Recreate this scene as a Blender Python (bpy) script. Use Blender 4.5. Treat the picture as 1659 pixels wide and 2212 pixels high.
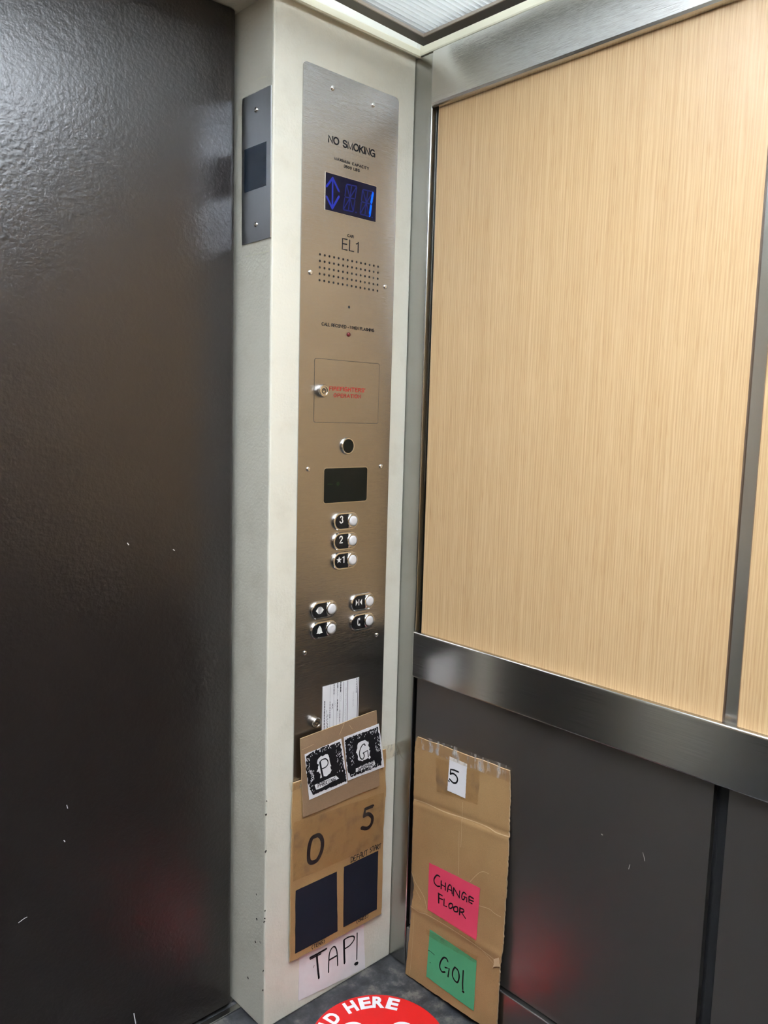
# Lift car interior: car operating panel on the front return, brown car door, oak and steel side wall, cardboard signs.
# World: origin = floor corner between front return (plane y=0) and right wall (plane x=0); z up; metres.
import bpy, bmesh, math, random
from mathutils import Vector, Matrix
for o in list(bpy.data.objects): bpy.data.objects.remove(o)
SC = bpy.context.scene; COL = SC.collection
PI = math.pi

# ------------------------------------------------------------------ camera, world, lamps, exposure
CAM_ROWS = [[0.730933, 0.060473, -0.679765, -1.415446], [-0.681914, 0.104157, -0.723978, -1.437588], [0.027021, 0.992721, 0.117369, 1.45]]
FOCAL = 1726.25
cd = bpy.data.cameras.new('camera'); cam = bpy.data.objects.new('camera', cd); COL.objects.link(cam)
cd.sensor_fit = 'VERTICAL'; cd.sensor_height = 24.0; cd.lens = 24.0*FOCAL/2212.0; cd.clip_start = 0.02
cam.matrix_world = Matrix([CAM_ROWS[0], CAM_ROWS[1], CAM_ROWS[2], [0, 0, 0, 1]])
SC.camera = cam
w = bpy.data.worlds.new('world'); SC.world = w; w.use_nodes = True
w.node_tree.nodes['Background'].inputs[0].default_value = (0.02, 0.02, 0.02, 1)
w.node_tree.nodes['Background'].inputs[1].default_value = 0.3
vs = SC.view_settings
vs.view_transform = 'Standard'; vs.look = 'None'; vs.exposure = 0.16; vs.gamma = 1.0; vs.use_curve_mapping = False
CEIL_Z, PANEL_Z = 2.56, 2.29
def lamp(name, x, y, z, sx, sy, energy, color, up=False, spread=180):
    l = bpy.data.lights.new(name, 'AREA'); l.shape = 'RECTANGLE'; l.size = sx; l.size_y = sy
    l.energy = energy; l.color = color; l.spread = math.radians(spread)
    o = bpy.data.objects.new(name, l); COL.objects.link(o); o.location = (x, y, z)
    if up: o.rotation_euler = (PI, 0, 0)
    return o
TUBE = (0.94, 0.975, 1.03)
# fluorescent tubes in reflector troughs on top of the hung ceiling panel: they light the lens from behind, shine down
# through it and spill into the cove around it
for y_ in (-0.60, -1.05, -1.50):
    lamp('tube_light', -1.05, y_, 2.42, 1.26, 0.10, 33, TUBE, False, 104)
    lamp('spill_light', -1.02, y_, 2.43, 1.7, 0.05, 13.0, TUBE, True)

# ------------------------------------------------------------------ materials
def mat(name, color, rough=0.5, metal=0.0, **kw):
    m = bpy.data.materials.new(name); m.use_nodes = True
    b = m.node_tree.nodes['Principled BSDF']
    b.inputs['Base Color'].default_value = (*color, 1); b.inputs['Roughness'].default_value = rough
    b.inputs['Metallic'].default_value = metal
    for k, v in kw.items(): b.inputs[k.replace('_', ' ')].default_value = v
    return m
def N(m, t, **kw):
    n = m.node_tree.nodes.new(t)
    for k, v in kw.items(): setattr(n, k, v)
    return n
def L(m, a, b): m.node_tree.links.new(a, b)
def B(m): return m.node_tree.nodes['Principled BSDF']
def coords(m, scale=(1, 1, 1), which='Object'):
    tc = N(m, 'ShaderNodeTexCoord'); mp = N(m, 'ShaderNodeMapping'); mp.inputs['Scale'].default_value = scale
    L(m, tc.outputs[which], mp.inputs[0]); return mp.outputs[0]
def noise(m, scale, nscale, detail=4, rough=0.5, dist=0.0):
    n = N(m, 'ShaderNodeTexNoise'); n.inputs['Scale'].default_value = nscale; n.inputs['Detail'].default_value = detail
    n.inputs['Roughness'].default_value = rough; n.inputs['Distortion'].default_value = dist
    L(m, coords(m, scale), n.inputs['Vector']); return n.outputs[0]
def ramp(m, fac, stops):
    r = N(m, 'ShaderNodeValToRGB'); e = r.color_ramp.elements
    while len(e) < len(stops): e.new(0.5)
    for i, (p, c) in enumerate(stops):
        e[i].position = p; e[i].color = (*c, 1) if len(c) == 3 else c
    L(m, fac, r.inputs[0]); return r.outputs[0]
def bump(m, h, strength, dist):
    n = N(m, 'ShaderNodeBump'); n.inputs['Strength'].default_value = strength; n.inputs['Distance'].default_value = dist
    L(m, h, n.inputs['Height']); L(m, n.outputs[0], B(m).inputs['Normal']); return n
def mul(m, a, b, fac=1.0):
    n = N(m, 'ShaderNodeMix', data_type='RGBA', blend_type='MULTIPLY'); n.inputs[0].default_value = fac
    L(m, a, n.inputs[6]); L(m, b, n.inputs[7]); return n.outputs[2]
def mapr(m, v, a, b, c, d):
    n = N(m, 'ShaderNodeMapRange'); 
    for i, x in enumerate((a, b, c, d)): n.inputs[i+1].default_value = x
    L(m, v, n.inputs[0]); return n.outputs[0]

M = {}
# cream gloss paint laid on with a roller, a little grime
c = M['cream'] = mat('cream_paint', (0.70, 0.665, 0.55), 0.42)
L(c, ramp(c, noise(c, (1, 1, 1), 9, 6, 0.65), [(0.30, (0.62, 0.595, 0.505)), (0.5, (0.69, 0.670, 0.580)), (1, (0.71, 0.69, 0.605))]), B(c).inputs['Base Color'])
hb = N(c, 'ShaderNodeMath', operation='ADD')
L(c, noise(c, (1, 1, 1), 160, 3), hb.inputs[0]); L(c, noise(c, (1, 1, .35), 45, 3), hb.inputs[1])
bump(c, hb.outputs[0], 0.42, 0.0018)
M['cove'] = mat('white_cove_paint', (0.82, 0.83, 0.79), 0.6)
M['crown'] = mat('cream_crown_paint', (0.72, 0.71, 0.58), 0.4)
M['chip'] = mat('chipped_paint', (0.03, 0.026, 0.022), 0.8)
# brown gloss enamel with orange peel
c = M['brown'] = mat('brown_door_paint', (0.0095, 0.0066, 0.0056), 0.30)
B(c).inputs['Specular IOR Level'].default_value = 0.65
bump(c, noise(c, (1, 1, 1), 125, 2, 0.5), 0.55, 0.0016)
M['gap'] = mat('dark_gap', (0.008, 0.008, 0.008), 0.8)
def brushed(name, color, rough, stretch, amt=0.06, an=0.0, bs=0.05, hair=None):
    c = mat(name, color, rough, 1.0)
    s = noise(c, stretch, 1.0, 5, 0.65)
    L(c, mapr(c, s, 0.25, 0.75, rough-amt, rough+amt), B(c).inputs['Roughness'])
    base = N(c, 'ShaderNodeRGB'); base.outputs[0].default_value = (*color, 1)
    L(c, mul(c, base.outputs[0], ramp(c, s, [(0.2, (.92, .92, .92)), (0.8, (1, 1, 1))])), B(c).inputs['Base Color'])
    if hair: bump(c, noise(c, hair[0], 1.0, 2, 0.5), hair[1], hair[2])     # hairline brushing finer than the eye resolves
    else: bump(c, s, bs, 0.0005)
    return c
M['steel_panel'] = brushed('brushed_steel_panel', (0.435, 0.42, 0.407), 0.22, (9, 9, 600), 0.02, 0, .012, ((25, 25, 2600), .8, .0003))
M['steel_frieze'] = brushed('brushed_steel_frieze', (0.58, 0.57, 0.555), 0.25, (9, 9, 600), 0.02, 0, .012, ((25, 25, 2600), .6, .0003))
M['steel_rail'] = brushed('brushed_steel_rail', (0.56, 0.55, 0.53), 0.22, (8, 8, 600), 0.04, 0, .02)
M['steel_base'] = brushed('brushed_steel_kick', (0.30, 0.29, 0.28), 0.34, (10, 10, 500), 0.05)
M['steel_trim'] = brushed('brushed_steel_trim', (0.42, 0.42, 0.405), 0.24, (420, 420, 8), 0.04, 0, .02)
M['steel_plate'] = brushed('satin_steel_plate', (0.58, 0.595, 0.62), 0.32, (400, 400, 10), 0.03, 0, .02)
M['chrome'] = mat('chrome', (0.80, 0.79, 0.77), 0.09, 1.0)
M['chrome_dull'] = mat('nickel', (0.62, 0.60, 0.57), 0.2, 1.0)
# dark bronze coloured lower panels
c = M['dark_panel'] = mat('dark_metal_panel', (0.150, 0.135, 0.125), 0.33, 0.85)
L(c, mapr(c, noise(c, (1, 1, 1), 4, 5), 0.3, 0.7, 0.29, 0.37), B(c).inputs['Roughness'])
bump(c, noise(c, (1, 1, 1), 500, 2), 0.04, 0.0004)
M['dark_back'] = mat('dark_back_panel', (0.012, 0.011, 0.010), 0.4)
M['dark_strip'] = mat('dark_reveal', (0.03, 0.03, 0.032), 0.25, 0.6)
# oak laminate, vertical grain
def oak(name, seed):
    c = mat(name, (0.6, 0.42, 0.24), 0.36)
    tc = N(c, 'ShaderNodeTexCoord'); mp = N(c, 'ShaderNodeMapping'); mp.inputs['Location'].default_value = (seed, seed*2.3, seed*.7)
    L(c, tc.outputs['Object'], mp.inputs[0])
    def nz(sc, det, ro, ds):
        m2 = N(c, 'ShaderNodeMapping'); m2.inputs['Scale'].default_value = sc; L(c, mp.outputs[0], m2.inputs[0])
        n = N(c, 'ShaderNodeTexNoise'); n.inputs['Scale'].default_value = 1; n.inputs['Detail'].default_value = det
        n.inputs['Roughness'].default_value = ro; n.inputs['Distortion'].default_value = ds
        L(c, m2.outputs[0], n.inputs['Vector']); return n.outputs[0]
    m2 = N(c, 'ShaderNodeMapping'); m2.inputs['Scale'].default_value = (1, 1, .035); L(c, mp.outputs[0], m2.inputs[0])
    wv = N(c, 'ShaderNodeTexWave', wave_type='BANDS', bands_direction='Y', wave_profile='SIN'); L(c, m2.outputs[0], wv.inputs['Vector'])
    for k_, v_ in (('Scale', 52), ('Distortion', 16), ('Detail', 4), ('Detail Scale', .5), ('Detail Roughness', .6)): wv.inputs[k_].default_value = v_
    fine = nz((60, 520, 5), 4, 0.62, 0.3); mid = nz((30, 60, 1.0), 3, 0.5, 0.6); pores = nz((60, 560, 18), 2, 0.5, 0.1)
    col = ramp(c, wv.outputs['Fac'], [(0.10, (0.535, 0.360, 0.188)), (0.50, (0.58, 0.400, 0.215)), (0.95, (0.605, 0.424, 0.234))])
    col = mul(c, col, ramp(c, fine, [(0.34, (0.84, 0.80, 0.74)), (0.60, (0.98, 0.98, 0.985))]), 0.85)
    col = mul(c, col, ramp(c, mid, [(0.30, (0.93, 0.91, 0.88)), (0.60, (1, 1, 1))]), 0.9)
    col = mul(c, col, ramp(c, pores, [(0.30, (0.82, 0.74, 0.64)), (0.42, (1, 1, 1))]), 0.7)
    L(c, col, B(c).inputs['Base Color']); bump(c, fine, 0.08, 0.0005)
    return c
M['oak'] = oak('oak_laminate', 0.0)
M['oak_far'] = mat('brown_laminate', (0.19, 0.130, 0.082), 0.45)
M['oak_edge'] = mat('laminate_edge', (0.16, 0.10, 0.06), 0.5)
# slate-look vinyl
c = M['floor'] = mat('dark_slate_vinyl', (0.035, 0.037, 0.04), 0.45)
f1 = noise(c, (1, 1, 1), 17, 9, 0.74, 0.15); f2 = noise(c, (1, 1, 1), 5, 5, 0.6)
col = ramp(c, f1, [(0.40, (0.014, 0.015, 0.018)), (0.50, (0.030, 0.032, 0.036)), (0.56, (0.050, 0.051, 0.053)), (0.64, (0.115, 0.11, 0.10))])
L(c, mul(c, col, ramp(c, f2, [(0.3, (.75, .75, .75)), (0.7, (1.15, 1.15, 1.15))])), B(c).inputs['Base Color'])
bump(c, f1, 0.25, 0.002)
# cardboard
def card(name, col1, col2, fl=(4, 4, 4)):
    c = mat(name, col1, 0.75)
    a = noise(c, fl, 1.0, 5, 0.6); b = noise(c, (700, 700, 700), 1.0, 2)
    L(c, mul(c, ramp(c, a, [(0.3, col2), (0.65, col1)]), ramp(c, b, [(0.3, (.86, .86, .86)), (0.7, (1.06, 1.06, 1.06))])), B(c).inputs['Base Color'])
    bump(c, a, 0.2, 0.002)
    return c
M['card'] = card('corrugated_cardboard', (0.345, 0.205, 0.082), (0.29, 0.165, 0.065))
M['card_lean'] = card('leaning_cardboard', (0.345, 0.210, 0.088), (0.27, 0.155, 0.062))
M['card_edge'] = mat('torn_cardboard_edge', (0.46, 0.32, 0.18), 0.85)
M['kraft'] = card('kraft_board', (0.245, 0.155, 0.088), (0.205, 0.128, 0.07))
def paper(name, col, ro=0.7):
    c = mat(name, col, ro)
    a = noise(c, (20, 20, 20), 1.0, 4, 0.6)
    L(c, ramp(c, a, [(0.3, tuple(x*0.93 for x in col)), (0.7, col)]), B(c).inputs['Base Color'])
    bump(c, a, 0.25, 0.003); return c
M['white'] = paper('white_paper', (0.80, 0.80, 0.83))
M['white_ink'] = mat('bare_white_paper', (0.82, 0.82, 0.84), 0.7)
M['pinkish'] = paper('white_copy_paper', (0.80, 0.765, 0.79))
M['pink'] = paper('pink_paper', (0.64, 0.045, 0.105))
M['green'] = paper('green_paper', (0.055, 0.30, 0.145))
M['navy'] = paper('dark_blue_card', (0.0100, 0.0112, 0.0190), 0.7); B(M['navy']).inputs['Specular IOR Level'].default_value = .12
M['ink'] = mat('black_marker_ink', (0.008, 0.008, 0.010), 0.45, 0, Specular_IOR_Level=.1)
M['ink_purple'] = mat('dark_marker_ink', (0.022, 0.014, 0.020), 0.5, 0, Specular_IOR_Level=.1)
M['print'] = mat('black_engraving', (0.010, 0.010, 0.012), 0.5, 0, Specular_IOR_Level=.1)
M['red_print'] = mat('red_engraving', (0.30, 0.022, 0.018), 0.5, 0, Specular_IOR_Level=.1)
M['grey_print'] = mat('faint_form_print', (0.16, 0.16, 0.20), 0.7)
M['pencil'] = mat('pencil_line', (0.45, 0.45, 0.50), 0.7)
M['dark_print'] = mat('form_print', (0.05, 0.05, 0.06), 0.7)
M['red'] = mat('red_vinyl', (0.56, 0.010, 0.010), 0.4)
M['sticker_white'] = mat('white_vinyl', (0.83, 0.84, 0.87), 0.4)
M['sticker_black'] = mat('black_vinyl', (0.02, 0.02, 0.02), 0.4)
M['black_glass'] = mat('black_acrylic', (0.006, 0.007, 0.006), 0.12, 0, Specular_IOR_Level=.12)
M['blue_glass'] = mat('blue_tinted_acrylic', (0.010, 0.016, 0.026), 0.22, 0, Specular_IOR_Level=.3)
M['display'] = mat('display_window', (0.004, 0.004, 0.014), 0.12, 0, Specular_IOR_Level=.12)
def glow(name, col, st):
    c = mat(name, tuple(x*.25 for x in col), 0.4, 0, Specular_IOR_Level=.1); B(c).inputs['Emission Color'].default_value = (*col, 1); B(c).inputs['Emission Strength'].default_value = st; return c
M['seg_dim'] = glow('faint_glow_segment', (0.010, 0.018, 0.16), 0.55)  # segments that are off, given a faint blue emission so they show
M['seg_arrow'] = glow('faint_glow_arrow', (0.016, 0.026, 0.30), 0.8)  # arrow is off as well; its blue is added emission
M['seg_on'] = glow('lit_blue_segment', (0.0, 0.11, 1.0), 1.1)
M['dim_green'] = glow('dim_green_led', (0.01, 0.03, 0.006), 0.3)
M['legend'] = mat('black_legend_plate', (0.007, 0.007, 0.008), 0.4, 0, Specular_IOR_Level=.15)
M['symbol'] = mat('white_symbol', (0.82, 0.82, 0.80), 0.5)
M['cap'] = mat('translucent_white_button', (0.66, 0.66, 0.68), 0.3)
M['led'] = mat('dark_red_lens', (0.10, 0.006, 0.008), 0.15)
M['hole'] = mat('dark_hole', (0.004, 0.004, 0.004), 0.9)
M['groove'] = mat('dark_seam', (0.05, 0.04, 0.03), 0.6, 0.3)
M['frame'] = brushed('dark_steel_frame', (0.20, 0.195, 0.185), 0.40, (12, 12, 300), 0.05)
M['lip'] = mat('pale_frame_lip', (0.55, 0.50, 0.44), 0.4)
# clear packing tape
c = M['tape'] = bpy.data.materials.new('clear_tape'); c.use_nodes = True
nt = c.node_tree; nt.nodes.clear()
out = N(c, 'ShaderNodeOutputMaterial'); mx = N(c, 'ShaderNodeMixShader'); tr = N(c, 'ShaderNodeBsdfTransparent'); pb = N(c, 'ShaderNodeBsdfPrincipled')
pb.inputs['Base Color'].default_value = (0.34, 0.31, 0.27, 1); pb.inputs['Roughness'].default_value = 0.10
tr.inputs[0].default_value = (0.985, 0.965, 0.93, 1)
nz = noise(c, (26, 26, 26), 1.0, 3, 0.55)
L(c, mapr(c, nz, 0.50, 0.75, 0.02, 0.14), mx.inputs[0])
bn = N(c, 'ShaderNodeBump'); bn.inputs['Strength'].default_value = 0.7; bn.inputs['Distance'].default_value = 0.004
L(c, nz, bn.inputs['Height']); L(c, bn.outputs[0], pb.inputs['Normal'])
L(c, tr.outputs[0], mx.inputs[1]); L(c, pb.outputs[0], mx.inputs[2]); L(c, mx.outputs[0], out.inputs[0])
c = M['tape_crumpled'] = M['tape'].copy(); c.name = 'crumpled_clear_tape'
for n_ in c.node_tree.nodes:
    if n_.type == 'BSDF_PRINCIPLED': n_.inputs['Base Color'].default_value = (0.72, 0.71, 0.68, 1)
    if n_.type == 'MAP_RANGE': n_.inputs[3].default_value = 0.03; n_.inputs[4].default_value = 0.55
    if n_.type == 'MAPPING': n_.inputs['Scale'].default_value = (60, 60, 26)
# ribbed acrylic lens of the ceiling light, lit from behind
c = M['lens'] = bpy.data.materials.new('ribbed_acrylic_lens'); c.use_nodes = True
c.node_tree.nodes.clear()
out = N(c, 'ShaderNodeOutputMaterial'); mx = N(c, 'ShaderNodeMixShader'); tl = N(c, 'ShaderNodeBsdfTranslucent'); df = N(c, 'ShaderNodeBsdfDiffuse')
tl.inputs[0].default_value = (0.88, 0.92, 0.97, 1); df.inputs[0].default_value = (0.80, 0.83, 0.86, 1); mx.inputs[0].default_value = 0.25
L(c, tl.outputs[0], mx.inputs[1]); L(c, df.outputs[0], mx.inputs[2])
mx2 = N(c, 'ShaderNodeMixShader'); tp = N(c, 'ShaderNodeBsdfTransparent'); mx2.inputs[0].default_value = 0.19
L(c, mx.outputs[0], mx2.inputs[1]); L(c, tp.outputs[0], mx2.inputs[2]); L(c, mx2.outputs[0], out.inputs[0])

# ------------------------------------------------------------------ geometry helpers
class Frame:
    def __init__(s, o, ea, eb, en): s.o, s.ea, s.eb, s.en = Vector(o), Vector(ea), Vector(eb), Vector(en)
    def __call__(s, a, b, d=0.0): return s.o + s.ea*a + s.eb*b + s.en*d
FRONT = Frame((0, 0, 0), (1, 0, 0), (0, 0, 1), (0, -1, 0))  # most point tables on these planes were projected from image pixels and baked in
RIGHT = Frame((0, 0, 0), (0, 1, 0), (0, 0, 1), (-1, 0, 0))
JAMB = Frame((-0.411, 0, 0), (0, 1, 0), (0, 0, 1), (-1, 0, 0))
FLOOR = Frame((0, 0, 0), (1, 0, 0), (0, 1, 0), (0, 0, 1))
e_ = Vector((0.021, 0, 0.65)).normalized()
LEAN = Frame((-0.025, 0, 0), (0, 1, 0), e_, (-e_.z, 0, e_.x))

def wloc(o):
    v = Vector(o.location)
    while o.parent: o = o.parent; v += Vector(o.location)
    return v
def obj(name, bm, m, parent=None, smooth=None, loc=None):
    """link a bmesh (in world coordinates) as ONE mesh object whose origin is the middle of its base"""
    bmesh.ops.recalc_face_normals(bm, faces=bm.faces)
    vs_ = [v.co for v in bm.verts]
    lo = Vector([min(v[i] for v in vs_) for i in range(3)]); hi = Vector([max(v[i] for v in vs_) for i in range(3)])
    base = Vector(loc) if loc is not None else Vector(((lo.x+hi.x)/2, (lo.y+hi.y)/2, lo.z))
    bmesh.ops.translate(bm, verts=bm.verts, vec=-base)
    me = bpy.data.meshes.new(name); bm.to_mesh(me); bm.free()
    for mm in (m if isinstance(m, (list, tuple)) else [m]): me.materials.append(mm)
    o = bpy.data.objects.new(name, me); COL.objects.link(o)
    if parent: o.parent = parent; o.location = base - wloc(parent)
    else: o.location = base
    if smooth:
        for p in me.polygons: p.use_smooth = True
        try: me.set_sharp_from_angle(angle=math.radians(smooth))
        except Exception: pass
    return o
def thing(o, label, cat, group=None):
    o['label'] = label; o['category'] = cat
    if group: o['group'] = group
    return o
def struct(o): o['kind'] = 'structure'; return o
def empty(name, loc, label, cat, group=None):
    o = bpy.data.objects.new(name, None); COL.objects.link(o); o.location = loc; o.empty_display_size = 0.05
    return thing(o, label, cat, group)
def box(bm, lo, hi, mi=0, bev=0.0, seg=2):
    lo, hi = Vector(lo), Vector(hi)
    r = bmesh.ops.create_cube(bm, size=1.0, matrix=Matrix.Translation((lo+hi)/2) @ Matrix.Diagonal((*(hi-lo), 1)))
    fs = set(f for v in r['verts'] for f in v.link_faces)
    for f in fs: f.material_index = mi
    if bev:
        es = list(set(e for f in fs for e in f.edges))
        q = bmesh.ops.bevel(bm, geom=es, offset=bev, segments=seg, profile=0.5, affect='EDGES')
        for f in q['faces']: f.material_index = mi
def B_(lo, hi, mi=0, bev=0.0, seg=2): bm = bmesh.new(); box(bm, lo, hi, mi, bev, seg); return bm
def poly(bm, fr, pts, d0, d1=None, mi=0, z=None):
    """flat polygon at depth d0, or a slab from d0 to d1 when d1 is given; z(a,b) adds to the depth"""
    z = z or (lambda a, b: 0.0)
    top = [bm.verts.new(fr(a, b, (d1 if d1 is not None else d0)+z(a, b))) for a, b in pts]
    f = bm.faces.new(top); f.material_index = mi
    if d1 is not None:
        bot = [bm.verts.new(fr(a, b, d0+z(a, b))) for a, b in pts]
        n = len(pts)
        bm.faces.new(bot[::-1]).material_index = mi
        for i in range(n): bm.faces.new([bot[i], bot[(i+1) % n], top[(i+1) % n], top[i]]).material_index = mi
def slab(fr, pts, d0, d1, mi=0): bm = bmesh.new(); poly(bm, fr, pts, d0, d1, mi); return bm
def rect(a0, b0, a1, b1): return [(a0, b0), (a1, b0), (a1, b1), (a0, b1)]
def rrect(a0, b0, a1, b1, r, n=6):
    p = []
    for cx, cy, s in ((a1-r, b0+r, -PI/2), (a1-r, b1-r, 0), (a0+r, b1-r, PI/2), (a0+r, b0+r, PI)):
        for i in range(n+1): t = s+PI/2*i/n; p.append((cx+r*math.cos(t), cy+r*math.sin(t)))
    return p
def circ(a, b, r, n=24, rb=None): return [(a+r*math.cos(2*PI*i/n), b+(rb or r)*math.sin(2*PI*i/n)) for i in range(n)]
def loft(bm, fr, loops, cap=True, capstart=False, mi=0):
    """loops: list of (points, depth) with equal counts"""
    vv = [[bm.verts.new(fr(a, b, d)) for a, b in pts] for pts, d in loops]
    n = len(vv[0])
    for k in range(len(vv)-1):
        for i in range(n): bm.faces.new([vv[k][i], vv[k][(i+1) % n], vv[k+1][(i+1) % n], vv[k+1][i]]).material_index = mi
    if cap: bm.faces.new(vv[-1]).material_index = mi
    if capstart: bm.faces.new(vv[0][::-1]).material_index = mi
def lathe(fr, a, b, prof, n=24, cap=True):
    bm = bmesh.new(); loft(bm, fr, [(circ(a, b, r, n), d) for r, d in prof], cap); return bm
def gridsheet(fr, rows, ncol, d0, t, z=None, mi=0, edge_mi=None, ea=0.0, seed=1):
    """sheet from rows of (left point, right point), subdivided across; thickness t; z(a,b) bends it"""
    rnd = random.Random(seed); z = z or (lambda a, b: 0.0)
    bm = bmesh.new(); T, U = [], []
    for k, (l, r) in enumerate(rows):
        ta, ub = [], []
        for i in range(ncol+1):
            s = i/ncol; a = l[0]+(r[0]-l[0])*s; b = l[1]+(r[1]-l[1])*s
            if ea and (k in (0, len(rows)-1)): b += rnd.uniform(-ea, ea)
            if ea and i in (0, ncol): a += rnd.uniform(-ea, ea)
            zz = z(a, b)
            ta.append(bm.verts.new(fr(a, b, d0+t+zz))); ub.append(bm.verts.new(fr(a, b, d0+zz)))
        T.append(ta); U.append(ub)
    R_ = len(rows)-1
    for k in range(R_):
        for i in range(ncol):
            bm.faces.new([T[k][i], T[k][i+1], T[k+1][i+1], T[k+1][i]]).material_index = mi
            bm.faces.new([U[k][i], U[k+1][i], U[k+1][i+1], U[k][i+1]]).material_index = mi
    em = mi if edge_mi is None else edge_mi
    ring = [(0, i) for i in range(ncol+1)]+[(k, ncol) for k in range(1, R_+1)]+[(R_, i) for i in range(ncol-1, -1, -1)]+[(k, 0) for k in range(R_-1, 0, -1)]
    for q in range(len(ring)):
        k, i = ring[q]; k2, i2 = ring[(q+1) % len(ring)]
        bm.faces.new([T[k][i], U[k][i], U[k2][i2], T[k2][i2]]).material_index = em
    return bm
def lerp(p, q, s): return (p[0]+(q[0]-p[0])*s, p[1]+(q[1]-p[1])*s)
def qrows(tl, tr, br, bl, n): return [(lerp(tl, bl, k/n), lerp(tr, br, k/n)) for k in range(n+1)]
def sample(poly_, n):
    """n+1 points evenly along a polyline"""
    ls = [0.0]
    for p, q in zip(poly_, poly_[1:]): ls.append(ls[-1]+math.hypot(q[0]-p[0], q[1]-p[1]))
    res, k = [], 0
    for i in range(n+1):
        s = ls[-1]*i/n
        while k < len(ls)-2 and ls[k+1] < s: k += 1
        res.append(lerp(poly_[k], poly_[k+1], (s-ls[k])/max(1e-9, ls[k+1]-ls[k])))
    return res
def smoothed(pts, n=6):
    if len(pts) < 3: return list(pts)
    P = [pts[0]]+list(pts)+[pts[-1]]; res = []
    for i in range(1, len(P)-2):
        p0, p1, p2, p3 = P[i-1], P[i], P[i+1], P[i+2]
        for k in range(n):
            t = k/n
            res.append(tuple(0.5*((2*p1[j])+(-p0[j]+p2[j])*t+(2*p0[j]-5*p1[j]+4*p2[j]-p3[j])*t*t+(-p0[j]+3*p1[j]-3*p2[j]+p3[j])*t**3) for j in (0, 1)))
    res.append(pts[-1]); return res
def ribbon(bm, fr, pts, w, d, z=None, smooth=True, taper=0.0, mi=0):
    """a marker stroke: flat ribbon with rounded ends lying on the sheet"""
    z = z or (lambda a, b: 0.0)
    p = smoothed(pts) if smooth else list(pts)
    if len(p) == 2: p = [lerp(p[0], p[1], k/3) for k in range(4)]
    Ls, Rs = [], []
    n = len(p)
    for i in range(n):
        q0, q1 = p[max(0, i-1)], p[min(n-1, i+1)]
        dx, dy = q1[0]-q0[0], q1[1]-q0[1]; l = math.hypot(dx, dy) or 1e-9
        hw = w/2*(1-taper*i/(n-1)); nx, ny = -dy/l*hw, dx/l*hw
        Ls.append((p[i][0]+nx, p[i][1]+ny)); Rs.append((p[i][0]-nx, p[i][1]-ny))
    V = lambda q: bm.verts.new(fr(q[0], q[1], d+z(*q)))
    lv, rv = [V(q) for q in Ls], [V(q) for q in Rs]
    for i in range(n-1): bm.faces.new([lv[i], rv[i], rv[i+1], lv[i+1]]).material_index = mi
    for (c, q, sgn, a_, b_) in ((p[0], p[1], -1, lv[0], rv[0]), (p[-1], p[-2], -1, rv[-1], lv[-1])):
        dx, dy = c[0]-q[0], c[1]-q[1]; t0 = math.atan2(dy, dx)
        hw = w/2 if c == p[0] else w/2*(1-taper)
        mids = [V((c[0]+hw*math.cos(t0+s), c[1]+hw*math.sin(t0+s))) for s in ((PI/4, 0, -PI/4) if c != p[0] else (-PI/4, 0, PI/4))]
        try: bm.faces.new([a_]+([*mids[::-1]] if c == p[0] else [*mids[::-1]])+[b_]).material_index = mi
        except ValueError: pass
def strokes(fr, lst, d, z=None):
    bm = bmesh.new()
    for k, s in enumerate(lst): ribbon(bm, fr, s[0], s[1], d+k*2e-5, z, **(s[2] if len(s) > 2 else {}))
    return bm
HAND = {  # one-stroke capitals in a unit box
 'A': [[(0, 0), (.05, .55), (.35, 1), (.62, .95), (.72, .5), (.78, 0)], [(.05, .45), (.72, .5)]],
 'C': [[(.72, .95), (.40, 1), (.08, .70), (.05, .30), (.30, .02), (.75, .08)]],
 'D': [[(.08, 0), (.08, 1)], [(0, 1), (.45, .95), (.75, .55), (.55, .12), (0, 0)]],
 'E': [[(.62, 1), (.08, .96), (.05, .5), (.05, .03), (.66, 0)], [(.06, .52), (.55, .55)]],
 'F': [[(.08, 0), (.08, 1)], [(.05, 1), (.65, 1)], [(.08, .52), (.55, .55)]],
 'G': [[(.66, .95), (.40, 1), (.08, .65), (.08, .25), (.32, .02), (.52, .10), (.55, .45)], [(.36, .45), (.78, .47), (.78, 0)]],
 'H': [[(.05, 0), (.05, 1)], [(.05, .5), (.65, .52)], [(.66, 1), (.66, 0)]],
 'I': [[(.3, 0), (.3, 1)]],
 'K': [[(.08, 0), (.08, 1)], [(.65, 1), (.12, .48), (.70, 0)]],
 'L': [[(.08, 1), (.06, .05), (.65, 0)]],
 'N': [[(.06, 0), (.06, 1)], [(.06, 1), (.68, .02)], [(.70, 0), (.70, 1)]],
 'O': [[(.40, 1), (.08, .65), (.10, .20), (.40, 0), (.70, .30), (.68, .75), (.40, 1)]],
 'P': [[(.10, 0), (.10, 1)], [(.05, .97), (.5, 1), (.70, .75), (.45, .48), (.12, .42)]],
 'R': [[(.10, 0), (.10, 1)], [(.05, .97), (.5, 1), (.66, .75), (.42, .52), (.12, .46)], [(.3, .48), (.74, -.05)]],
 'S': [[(.66, .92), (.35, 1), (.10, .78), (.35, .52), (.66, .28), (.40, 0), (.05, .08)]],
 'T': [[(.36, 0), (.36, 1)], [(0, 1), (.74, 1)]],
 'U': [[(.08, 1), (.08, .25), (.35, 0), (.65, .25), (.66, 1)]],
 '(': [[(.55, 1.15), (.25, .7), (.25, .3), (.5, -.15)]],
 ')': [[(.15, 1.15), (.45, .7), (.45, .3), (.2, -.15)]],
}
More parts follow.
